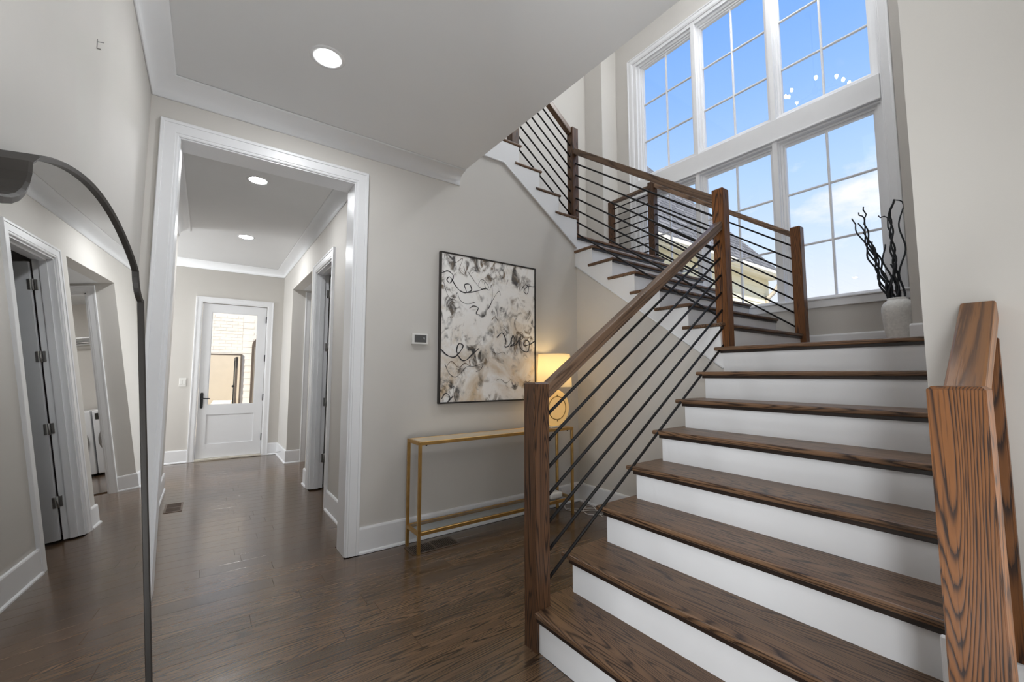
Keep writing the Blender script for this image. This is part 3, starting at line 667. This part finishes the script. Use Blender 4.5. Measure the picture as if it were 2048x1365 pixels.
# ------------------------------------------------------------------ painting
PX0, PX1, PZ0, PZ1 = 1.472, 2.449, .997, 2.217
pt = thing('painting', (PX0, YP-.034, PZ0), 'large abstract painting of dark scribbles on cloudy cream in a thin black frame', 'painting')
f_ = .012
part('frame', boxes([(PX0, PX0+f_, YP-.034, YP-.001, PZ0, PZ1), (PX1-f_, PX1, YP-.034, YP-.001, PZ0, PZ1), (PX0+f_, PX1-f_, YP-.034, YP-.001, PZ0, PZ0+f_), (PX0+f_, PX1-f_, YP-.034, YP-.001, PZ1-f_, PZ1)], .001), plain('black_frame_paint', (.02, .016, .014), .4, noise=.1), pt)
part('canvas', box(PX0+f_, PX1-f_, YP-.028, YP-.006, PZ0+f_, PZ1-f_), CANV, pt)
def catmull(pts, n=10):
    r_ = []; P = [V3(p) for p in pts]; P = [P[0]*2-P[1]]+P+[P[-1]*2-P[-2]]
    for i in range(1, len(P)-2):
        for k in range(n):
            t = k/n; a, b, c, d = P[i-1:i+3]
            r_.append(.5*((2*b)+(-a+c)*t+(2*a-5*b+4*c-d)*t*t+(-a+3*b-3*c+d)*t**3))
    r_.append(P[-2]); return r_
def stroke(uv, wd, m, z):
    """a thin painted line lying on the canvas; uv in 0..1 of the picture"""
    W_, H_ = PX1-PX0-2*f_, PZ1-PZ0-2*f_
    P = catmull([(PX0+f_+u*W_, 0, PZ0+f_+v*H_) for u, v in uv], 9); bm = bmesh.new(); pr_ = None; n = len(P)
    yy = YP-.0285-z*.0002
    for i, p in enumerate(P):
        d = P[min(i+1, n-1)]-P[max(i-1, 0)]; s = V3((-d.z, 0, d.x)).normalized()*(wd*(.45+.55*abs(math.sin(i*.21+z))))
        a = bm.verts.new((p+s).xyz+V3((0, yy, 0))); b = bm.verts.new((p-s).xyz+V3((0, yy, 0)))
        if pr_: bm.faces.new((pr_[0], pr_[1], b, a))
        pr_ = (a, b)
    part('brush_line', bm, m, pt)
strokes = [
 ([(.0, .86), (.06, .88), (.11, .85), (.08, .80), (.05, .82), (.08, .84), (.13, .79), (.18, .755), (.24, .75), (.22, .80), (.27, .81), (.29, .77), (.24, .75), (.33, .765), (.44, .80)], .0034, INK),
 ([(.02, .80), (.05, .73), (.09, .69), (.13, .70), (.15, .74), (.18, .69), (.25, .67), (.33, .69)], .0016, INK),
 ([(.42, .84), (.44, .80), (.48, .79), (.50, .83), (.51, .75), (.49, .68), (.46, .645), (.53, .74), (.58, .79), (.60, .76)], .0016, INK),
 ([(.06, .97), (.08, .93), (.14, .95), (.2, .985), (.17, .90), (.23, .87), (.21, .93)], .0016, INKB),
 ([(.25, .90), (.33, .83), (.40, .79), (.47, .81), (.40, .86), (.36, .82)], .0014, INK),
 ([(.85, .84), (.89, .87), (.93, .85), (.91, .80), (.87, .82), (.92, .86), (1.0, .865)], .0024, INK),
 ([(.27, .64), (.31, .66), (.36, .65), (.34, .61), (.38, .60)], .003, INK),
 ([(.50, .57), (.54, .60), (.57, .57)], .002, INKB),
 ([(.56, .45), (.62, .485), (.66, .43), (.65, .385), (.70, .40), (.74, .47), (.76, .42), (.71, .39), (.78, .41), (.83, .47), (.82, .40), (.86, .36), (.92, .36), (.93, .43), (.88, .44), (.87, .40), (.95, .415), (1.0, .44)], .0036, INK),
 ([(.80, .43), (.86, .46), (.84, .50), (.79, .47), (.86, .42), (.94, .47), (.98, .45)], .0018, INKB),
 ([(.0, .35), (.06, .31), (.13, .30), (.19, .345), (.21, .38), (.17, .39), (.15, .34), (.19, .285), (.24, .28), (.30, .32), (.37, .365)], .0038, INK),
 ([(.04, .25), (.08, .19), (.14, .165), (.20, .20), (.25, .235), (.33, .24), (.41, .26), (.39, .22), (.34, .20)], .0016, INK),
 ([(.05, .23), (.1, .27), (.17, .23), (.23, .26), (.28, .24), (.27, .28)], .0022, INKB),
 ([(.50, .35), (.56, .33), (.62, .345), (.66, .33)], .0014, INK),
 ([(.55, .14), (.60, .15), (.66, .12), (.72, .15)], .0014, INKB),
 ([(.84, .08), (.88, .13), (.93, .11), (.91, .07), (.86, .10), (.95, .14)], .0016, INKB),
 ([(.01, .02), (.05, .06), (.09, .03), (.07, .0), (.12, .04)], .003, INK),
]
for i, (uv, wd, m_) in enumerate(strokes): stroke(uv, wd*1.5, m_, i)

# ------------------------------------------------------------------ thermostat and light switch
th = thing('thermostat', (1.313, YP, 1.457), 'white wall thermostat with a small dark screen beside the painting', 'thermostat')
part('housing', box(1.249, 1.378, YP-.024, YP, 1.457, 1.541, .004, 2), PLASTIC, th)
scr = part('screen', box(1.268, 1.365, YP-.0255, YP-.022, 1.472, 1.53, .001), SCREEN, th)
cu = bpy.data.curves.new('digits', 'FONT'); cu.body = '72'; cu.size = .02; cu.extrude = .0003; cu.align_x = 'CENTER'; cu.align_y = 'CENTER'
tmp = bpy.data.objects.new('tmp_text', cu); COL.objects.link(tmp)
dg = bpy.context.evaluated_depsgraph_get(); me = bpy.data.meshes.new_from_object(tmp.evaluated_get(dg)); bpy.data.objects.remove(tmp); bpy.data.curves.remove(cu)
me.transform(Matrix.Translation(V3((1.343, YP-.0262, 1.503))-OFF[scr]) @ Matrix.Rotation(math.pi/2, 4, 'X')); me.materials.append(SCRTXT)
dgt = bpy.data.objects.new('digits', me); COL.objects.link(dgt); dgt.parent = scr
sw = thing('light_switch', (-.267, YE, 1.058), 'white double light switch on the wall left of the hall door', 'switch')
part('plate', box(-.307, -.227, YE-.007, YE, 1.058, 1.181, .002), PLASTIC, sw)
for x in (-.285, -.249): part('rocker', box(x-.014, x+.014, YE-.011, YE-.006, 1.088, 1.151, .002), PLASTIC, sw)

# ------------------------------------------------------------------ console table with lamp and router
TX0, TX1, TY0, TY1, TZ = 1.217, 2.692, 2.768, 2.990, .757
tb = thing('console_table', ((TX0+TX1)/2, (TY0+TY1)/2, 0), 'slim antique gold metal console table under the painting', 'table')
g_ = .021
for x in (TX0, TX1-g_):
    for y_ in (TY0, TY1-g_): part('leg', box(x, x+g_, y_, y_+g_, 0, TZ-.024, .002), GOLD, tb)
part('top_frame', boxes([(TX0, TX1, TY0, TY0+g_, TZ-.024, TZ), (TX0, TX1, TY1-g_, TY1, TZ-.024, TZ), (TX0, TX0+g_, TY0+g_, TY1-g_, TZ-.024, TZ), (TX1-g_, TX1, TY0+g_, TY1-g_, TZ-.024, TZ)], .0015), GOLD, tb)
part('tabletop', box(TX0+g_, TX1-g_, TY0+g_, TY1-g_, TZ-.008, TZ-.001), TABLET, tb, label='glossy pale glass top')
part('lower_frame', boxes([(TX0+g_, TX1-g_, TY0, TY0+g_, .122, .146), (TX0+g_, TX1-g_, TY1-g_, TY1, .122, .146), (TX0, TX0+g_, TY0+g_, TY1-g_, .122, .146), (TX1-g_, TX1, TY0+g_, TY1-g_, .122, .146)], .0015), GOLD, tb)
part('glass_shelf', box(TX0+g_, TX1-g_, TY0+g_, TY1-g_, .138, .144), TGLASS, tb, label='clear glass lower shelf')
for x in (TX0+.06, TX1-.06): part('pad', cyl((x, TY0+.016, TZ-.031), (x, TY0+.016, TZ-.023), .006, 8), BLACKH, tb)

LC = V3((2.547, 2.858, TZ))
lm = thing('table_lamp', tuple(LC), 'lit table lamp with cream drum shade and round stone body on the gold console', 'lamp')
part('foot', box(LC.x-.075, LC.x+.075, LC.y-.045, LC.y+.045, TZ, TZ+.014, .002), plain('clear_acrylic', (.70, .66, .58), .1, noise=.02), lm)
bd_r, bd_z = .163, TZ+.014+.158
prof = [(.0, -.036), (.125, -.036), (.150, -.030), (.161, -.015), (bd_r, 0), (.161, .015), (.150, .030), (.125, .036), (0, .036)]
bm = lathe(prof, (LC.x, LC.y, bd_z), 48, axis='y')
for v in bm.verts: v.co.z = max(v.co.z, TZ+.0142)
bmesh.ops.remove_doubles(bm, verts=bm.verts, dist=1e-5)
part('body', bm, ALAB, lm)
bm = bmesh.new(); tor = []
for i in range(48):
    a = 2*math.pi*i/48; ring = []
    for j in range(8):
        b = 2*math.pi*j/8; rr_ = .102+.0045*math.cos(b)
        ring.append(bm.verts.new((LC.x+rr_*math.cos(a), LC.y-.037+.0045*math.sin(b), bd_z+rr_*math.sin(a))))
    tor.append(ring)
for i in range(48):
    for j in range(8):
        f = bm.faces.new((tor[i][j], tor[i][(j+1) % 8], tor[(i+1) % 48][(j+1) % 8], tor[(i+1) % 48][j])); f.smooth = True
part('ring', bm, BRASS, lm)
for s in (1, -1): part('ring_peg', cyl((LC.x, LC.y-.040, bd_z+s*.104), (LC.x, LC.y-.040, bd_z+s*.118), .006, 10), BRASS, lm)
part('neck', cyl((LC.x, LC.y, bd_z+.150), (LC.x, LC.y, 1.20), .010, 12), BRASS, lm)
part('bulb', lathe([(.001, 1.29), (.018, 1.285), (.029, 1.262), (.026, 1.238), (.013, 1.215), (.012, 1.195)], (LC.x, LC.y, 0), 16), emit('warm_bulb', (1, .72, .34), 20), lm)
sh = part('shade', lathe([(.142, 1.412), (.158, 1.117)], (LC.x, LC.y, 0), 48), SHADE, lm)
part('shade_rim', bmesh.new() if False else lathe([(.1425, 1.408), (.1435, 1.413), (.1405, 1.413), (.1405, 1.408)], (LC.x, LC.y, 0), 48), SHADE, lm)
part('spider', boxes([(LC.x-.141, LC.x+.141, LC.y-.0015, LC.y+.0015, 1.396, 1.399), (LC.x-.0015, LC.x+.0015, LC.y-.141, LC.y+.141, 1.396, 1.399)]), BRASS, lm)
pl = bpy.data.lights.new('lamp_glow', 'POINT'); pl.energy = 1.7; pl.color = (1, .70, .32); pl.shadow_soft_size = .03
po = bpy.data.objects.new('lamp_glow', pl); COL.objects.link(po); po.parent = lm; po.location = (0, 0, 1.31-TZ)

rt = thing('router', (2.52, 2.85, .144), 'small rounded white plastic box on the glass shelf of the gold console', 'router')
part('case', box(2.452, 2.588, 2.800, 2.915, .1445, .200, .016, 3), PLASTIC, rt, smooth=True)
cb = thing('power_cord', (2.75, 2.80, 0), 'thin white power cord loosely coiled on the floor by the console leg', 'cord')
def loop(pts, z=.004): return [V3((x, y_, z+.002*math.sin(i*1.3))) for i, (x, y_) in enumerate(pts)]
part('cable', tube(catmull([(2.74, 2.985, .16), (2.745, 2.95, .03), (2.70, 2.88, .005), (2.75, 2.78, .006), (2.86, 2.74, .004), (2.93, 2.66, .006), (2.86, 2.60, .004), (2.76, 2.66, .008), (2.80, 2.76, .006), (2.92, 2.84, .005), (2.96, 2.80, .004), (2.90, 2.70, .008), (2.82, 2.56, .004)], 8), .0028, 6), PLASTIC, cb)
part('cable', tube(catmull([(2.58, 2.90, .150), (2.66, 2.955, .13), (2.715, 2.965, .05), (2.72, 2.90, .006), (2.79, 2.83, .005), (2.89, 2.78, .006), (2.95, 2.70, .005), (2.93, 2.58, .004)], 8), .0026, 6), PLASTIC, cb)

# ------------------------------------------------------------------ floor vents
def vent(x0, x1, y0, y1, along, label, n, m=VENTW):
    v = thing('floor_vent', ((x0+x1)/2, (y0+y1)/2, 0), label, 'vent', 'slotted floor vents')
    part('frame', boxes([(x0, x1, y0, y0+.014, .0005, .004), (x0, x1, y1-.014, y1, .0005, .004), (x0, x0+.014, y0+.014, y1-.014, .0005, .004), (x1-.014, x1, y0+.014, y1-.014, .0005, .004)], .001), m, v)
    part('painted_duct_shade', box(x0+.012, x1-.012, y0+.012, y1-.012, .0004, .0009), SLOT, v)  # flat dark sheet painting in the shade below the louvers
    if along == 'x':
        xc_ = (x0+x1)/2; part('bridge', box(xc_-.006, xc_+.006, y0+.014, y1-.014, .0009, .0038), m, v)
        for i in range(n):
            for a, b in ((x0+.014, xc_-.006), (xc_+.006, x1-.014)):
                x = a+(b-a)*(i+.5)/n; part('louver', box(x-.0028, x+.0028, y0+.014, y1-.014, .0009, .0034), m, v)
    else:
        yc_ = (y0+y1)/2; part('bridge', box(x0+.014, x1-.014, yc_-.006, yc_+.006, .0009, .0038), m, v)
        for i in range(n):
            for a, b in ((y0+.014, yc_-.006), (yc_+.006, y1-.014)):
                y_ = a+(b-a)*(i+.5)/n; part('louver', box(x0+.014, x1-.014, y_-.0028, y_+.0028, .0009, .0034), m, v)
vent(1.19, 1.55, 2.780, 2.945, 'x', 'dark slotted floor vent under the gold console table', 12)
vent(-.255, -.122, 4.895, 5.212, 'y', 'brown slotted floor vent by the left wall of the hallway', 9, plain('pale_walnut_vent', (.13, .085, .058), .4, 0, .12, 30))

# ------------------------------------------------------------------ ceiling downlights
def can(x, y_, z, r_, rt_, label):
    c = thing('ceiling_light', (x, y_, z), label, 'light', 'recessed ceiling lights')
    part('trim_ring', lathe([(r_, -.002), (r_+.004, -.005), (rt_-.006, -.004), (rt_, -.001), (rt_, 0)], (x, y_, z), 40), CEIL, c)
    part('lens', lathe([(.0005, -.0035), (r_*.6, -.0032), (r_, -.0025)], (x, y_, z), 40), CANFACE, c)
can(.443, 2.284, ZC, .061, .088, 'glowing recessed ceiling light in the entry ceiling')
can(.276, 4.055, ZH, .064, .084, 'glowing recessed light in the hall ceiling, nearer the doorway')
can(.307, 5.849, ZH, .071, .088, 'glowing recessed light in the hall ceiling, nearer the end door')

# ------------------------------------------------------------------ vase with curly twigs on the landing
VX, VY, VZ = 4.42, .866, 8*R
vs = thing('vase', (VX, VY, VZ), 'rough white ceramic vase on the landing under the window', 'vase')
part('pot', lathe([(.0005, .002), (.070, .0), (.075, .008), (.084, .08), (.094, .17), (.102, .25), (.1055, .30), (.104, .335), (.096, .362), (.080, .382), (.068, .390), (.065, .398), (.066, .408), (.060, .410), (.056, .400), (.055, .37), (.05, .30)], (VX, VY, VZ), 40), CERAMIC, vs)
tw = thing('twig_bunch', (VX, VY, VZ+.20), 'bunch of black curly twigs standing in the white vase', 'branches')
def twig(top, ph, amp, r0=.0055, wob=5, base=None, ext=None):
    b0 = V3((VX, VY, VZ+.22))+V3(base or (0, 0, 0)); t1 = V3(top); P = []; n = 34
    for i in range(n+1):
        t = i/n; p = b0.lerp(t1, t); g = min(1, t*3)*(1-.25*t)
        p += V3((.6*math.cos(ph+wob*6.283*t*.55), math.sin(ph+wob*6.283*t*.5), .15*math.sin(ph*2+wob*6.28*t)))*amp*g
        P.append(p)
    if ext: P += [V3(q_) for q_ in ext]
    part('twig', tube(P, [1.7*r0*(1-.45*i/(len(P)-1)) for i in range(len(P))], 7), TWIG, tw)
# image-left is +y; heights follow the photograph
twig((4.40, 1.098, 2.500), .2, .016, .0052, 7, (0, .006, 0), ext=[(4.40, 1.108, 2.53), (4.40, 1.118, 2.555)])
twig((4.40, 1.070, 2.500), 2.4, .015, .0056, 7.4, (.01, .0, 0))
twig((4.42, 1.045, 2.490), 4.2, .014, .0054, 6.6, (-.01, .004, 0), ext=[(4.42, 1.036, 2.53), (4.42, 1.050, 2.560), (4.42, 1.072, 2.575), (4.42, 1.074, 2.600)])
twig((4.38, 1.035, 2.46), 1.2, .015, .0052, 6.8, (.0, -.01, 0), ext=[(4.38, 1.03, 2.52), (4.38, 1.015, 2.555), (4.38, 1.033, 2.60), (4.38, 1.030, 2.625)])
twig((4.41, 1.055, 2.42), 5.3, .016, .0055, 6.2, (.004, .012, 0))
twig((4.43, 1.000, 2.33), 3.0, .016, .0058, 6, (-.004, -.02, 0))
twig((4.42, .880, 2.500), .9, .012, .0058, 7.5, (.01, -.012, 0), ext=[(4.42, .872, 2.55), (4.42, .850, 2.600), (4.42, .838, 2.632)])
twig((4.40, .872, 2.52), 3.7, .012, .0058, 7.5, (-.006, -.006, 0), ext=[(4.40, .868, 2.56), (4.40, .850, 2.595), (4.40, .840, 2.63)])
twig((4.43, .890, 2.42), 5.2, .013, .0052, 6.5, (0, -.016, 0), ext=[(4.43, .893, 2.50), (4.43, .915, 2.520), (4.43, .938, 2.515), (4.43, .950, 2.535)])
twig((4.44, .805, 2.57), 2.0, .022, .0050, 4.6, (.0, -.022, 0), ext=[(4.44, .800, 2.605), (4.44, .815, 2.622), (4.44, .836, 2.632)])
twig((4.40, .93, 2.28), 3.3, .020, .0056, 4.4, (-.012, .012, 0))
twig((4.43, .90, 2.12), 1.1, .022, .0058, 3.6, (.012, .02, 0))
# ------------------------------------------------------------------ small bits
na = thing('wall_nail', (XL, 1.77, 2.263), 'small picture nail left in the bare wall above the mirror', 'nail')
part('shank', cyl((XL-.001, 1.770, 2.270), (XL+.016, 1.770, 2.274), .0012, 6), NICKEL, na)
part('hook', boxes([(XL, XL+.0015, 1.767, 1.773, 2.248, 2.278), (XL+.0015, XL+.010, 1.767, 1.773, 2.248, 2.2495)]), NICKEL, na)
ds = thing('door_stop', (XH-.016, 7.05, .10), 'small spring door stop on the baseboard near the hall door', 'door stop')
part('spring', tube([(XH-.016-.06*i/60, 7.05+.006*math.cos(i*1.2), .10+.006*math.sin(i*1.2)) for i in range(61)], .0014, 5), NICKEL, ds)
part('tip', cyl((XH-.076, 7.05, .10), (XH-.088, 7.05, .10), .008, 10), PLASTIC, ds)

# chandelier hanging in the stairwell above the frame (its bulbs mirror in the upper panes)
ch = thing('chandelier', (2.85, 2.0, 5.15), 'small brass chandelier with round bulbs high in the stairwell', 'chandelier')
part('stem', cyl((2.85, 2.0, 5.15), (2.85, 2.0, ZUP-.03), .009, 10), BRASS, ch)
part('canopy', lathe([(.0005, ZUP-.035), (.05, ZUP-.03), (.07, ZUP-.002)], (2.85, 2.0, 0), 24), BRASS, ch)
part('hub', lathe([(.001, 5.10), (.03, 5.11), (.04, 5.15), (.03, 5.19), (.001, 5.20)], (2.85, 2.0, 0), 20), BRASS, ch)
BULB = emit('clear_white_bulb', (.97, .985, 1), 190)
for p in ((2.85, 1.98, 5.34), (2.85, 1.75, 5.22), (2.85, 1.68, 5.13), (2.85, 1.62, 5.05), (2.85, 2.28, 5.33), (2.85, 2.36, 5.28), (2.85, 2.32, 5.25), (2.85, 2.22, 5.11)):
    arm = part('arm', tube(catmull([(2.85, 2.0, 5.15), (2.85+.02, (2.0+p[1])/2, 5.10), (p[0], p[1], p[2]-.04)], 6), .005, 6), BRASS, ch)
    part('bulb', lathe([(.001, .024), (.010, .021), (.019, .010), (.021, -.002), (.017, -.016), (.006, -.04)], p, 14), BULB, arm)

# ------------------------------------------------------------------ laundry room (seen only in the mirror)
def machine(x0, label, dr):
    wsh = thing('washing_machine' if dr else 'clothes_dryer', (x0+.30, 8.5, 0), label, 'appliance', 'laundry machines in the mirror')
    part('cabinet', box(x0, x0+.60, 8.19, 8.88, .03, .925, .012, 2), APPL, wsh)
    part('control_panel', box(x0+.22 if dr else x0+.36, x0+.57, 8.180, 8.192, .80, .885, .003), DARKG, wsh)
    part('door', lathe([(.001, -.045), (.16, -.040), (.20, -.018), (.235, -.022), (.25, 0)], (x0+.30, 8.19, .50), 40, axis='y'), DARKG, wsh)
    part('door_ring', lathe([(.232, -.028), (.256, -.024), (.262, 0)], (x0+.30, 8.19, .50), 40, axis='y'), NICKEL, wsh)
    part('foot', boxes([(x0+a, x0+a+.05, y_, y_+.05, 0, .032) for a in (.04, .51) for y_ in (8.22, 8.80)]), BLACKH, wsh)
machine(1.088, 'white front loading washer with dark round door, right machine in the mirror', True)
machine(1.705, 'white front loading dryer with dark round door, left machine in the mirror', False)
sf = thing('closet_shelf', (1.8, 8.8, 1.92), 'white wall shelf with a hanging rod above the laundry machines', 'shelf')
part('board', box(1.084, 2.64, 8.62, 8.949, 2.0, 2.02), TRIM, sf); part('cleat', box(1.084, 2.64, 8.93, 8.949, 1.92, 2.0), TRIM, sf)
part('rod', cyl((1.084, 8.70, 1.94), (2.64, 8.70, 1.94), .015, 10), NICKEL, sf)

# ------------------------------------------------------------------ outside: porch beyond the end door
struct('porch_floor', box(-4, 5, YE+.15, 12, -.1, -.005), STONE)
pw = struct('wall_porch', boxes([(-4, .04, 10.5, 10.62, 0, 2.7), (.577, 5, 10.5, 10.62, 0, 2.7), (.04, .577, 10.5, 10.62, 1.64, 2.7)]), PORCHW)
for i in range(28):
    z = .62+i*.066
    for j in range(9):
        x = .585+j*.205+(.1 if i % 2 else 0); 
        if x > 1.6 or (.74 < x+.1 < .98): continue
        part('brick', box(x, x+.197, 10.496, 10.501, z, z+.058), PORCHW, pw)
    if z > 1.66:
        for j in range(5):
            x = -.42+j*.205+(.1 if i % 2 else 0); part('brick', box(x, min(x+.197, .58), 10.496, 10.501, z, z+.058), PORCHW, pw)
struct('wall_porch_room', boxes([(-1.2, 1.6, 12.4, 12.5, 0, 2.3), (1.5, 1.6, 10.62, 12.5, 0, 2.3), (-1.3, -1.2, 10.62, 12.5, 0, .6)]), PORCHI)
struct('door_3', boxes([(.025, .05, 10.47, 10.6, 0, 1.655), (.567, .59, 10.47, 10.6, 0, 1.655), (.05, .567, 10.47, 10.6, 1.63, 1.655)]), BRONZE)
lf = thing('porch_door', (.545, 10.64, 0), 'narrow open bronze and glass door leaf seen through the hall door glass', 'door')
part('stile', boxes([(.49, .53, 10.64, 10.68, 0, 1.6), (.49, .53, 11.25, 11.29, 0, 1.6), (.49, .53, 10.68, 11.25, 1.53, 1.6), (.49, .53, 10.68, 11.25, 0, .2)]), BRONZE, lf)
part('pane', box(.505, .515, 10.68, 11.25, .2, 1.53), LEAFG, lf)
part('knob', lathe([(0.001, -.05), (.022, -.045), (.026, -.03), (.01, -.015), (.01, 0)], (.49, 10.70, .98), 14, axis='x'), BLACKH, lf)
aw = [(.757, 0), (.85, 0)]+[(.85-.0*0, 1.99)]
bm = prism([(.757, 0), (.95, 0), (.95, 2.03)]+[(.95-.193*math.sin(a), 1.84+.19*math.cos(a)) for a in [k*math.pi/16 for k in range(9)]], 'y', 10.462, 10.5)
ap = thing('arched_porch_window', (.85, 10.47, 0), 'tall arched bronze window at the edge of the porch wall', 'window'); part('frame', bm, BRONZE, ap)
part('pane', box(.80, .945, 10.452, 10.464, .3, 1.82), plain('dusky_glass', (.25, .22, .18), .15), ap)

# outside: the house wing seen through the tall window
GY = 5.2; EX = 13.57; EZ = 4.18
wg = thing('house_wing', (9.3, 6.0, -.5), 'cream sided house wing with a grey shingled hip roof outside the tall window', 'house')
for i in range(30):
    z = -.5+i*.152; bm = prism([(GY+.30, z), (GY+.285, z), (GY+.297, z+.156), (GY+.30, z+.156)], 'x', 4.95, 13.45); part('siding_board', bm, SIDING, wg)
part('wall', boxes([(4.95, 13.45, GY+.30, 12, -.5, 4.06)]), SIDING, wg)
part('soffit', box(4.85, EX, GY, GY+.32, 4.03, 4.06), FASCIA, wg)
part('fascia', box(4.85, EX, GY-.02, GY+.01, 3.98, 4.17), FASCIA, wg)
part('gutter', prism([(GY-.02, 4.02), (GY-.10, 4.03), (GY-.14, 4.08), (GY-.14, 4.16), (GY-.12, 4.16), (GY-.12, 4.09), (GY-.03, 4.05), (GY-.02, 4.16)], 'x', 4.85, EX), FASCIA, wg)
bm = bmesh.new(); hp_ = 2.8; sl = 1.35; uvl = bm.loops.layers.uv.new('uv')
E0 = V3((4.85, GY-.1, EZ-.05)); E1 = V3((EX+.1, GY-.1, EZ-.05)); T1 = V3((EX+.1-hp_, GY-.1+hp_, EZ-.05+hp_*sl)); T0 = V3((4.85, GY-.1+hp_, EZ-.05+hp_*sl)); K1 = V3((EX+.1, GY-.1+2*hp_, EZ-.05)); K0 = V3((4.85, GY-.1+2*hp_, EZ-.05))
vv = [bm.verts.new(p) for p in (E0, E1, T1, T0, K1, K0)]
sl_len = hp_*math.sqrt(1+sl*sl)
for idx_, uvs in (((0, 1, 2, 3), ((0, 0), (8.7, 0), (5.9, sl_len), (0, sl_len))), ((1, 4, 2), ((0, 0), (5.6, 0), (2.8, sl_len))), ((4, 5, 3, 2), ((0, 0), (8.7, 0), (8.7, sl_len), (2.8, sl_len))), ((0, 3, 5), ((0, 0), (2.8, sl_len), (5.6, 0))), ((0, 5, 4, 1), ((0, 0),)*4)):
    f = bm.faces.new([vv[i] for i in idx_])
    for lp, uv in zip(f.loops, uvs): lp[uvl].uv = uv
part('roof', bm, SHING, wg)
part('downspout', tube(catmull([(13.3, GY-.08, 4.02), (13.3, GY-.06, 3.85), (13.27, GY+.08, 3.62), (13.22, GY+.22, 3.45), (13.22, GY+.24, 3.2), (13.22, GY+.24, 0)], 6), .06, 8), plain('grey_downspout', (.40, .36, .30), .5), wg)
struct('ground', box(-60, 80, -60, 90, -.7, -.5), GRASS)
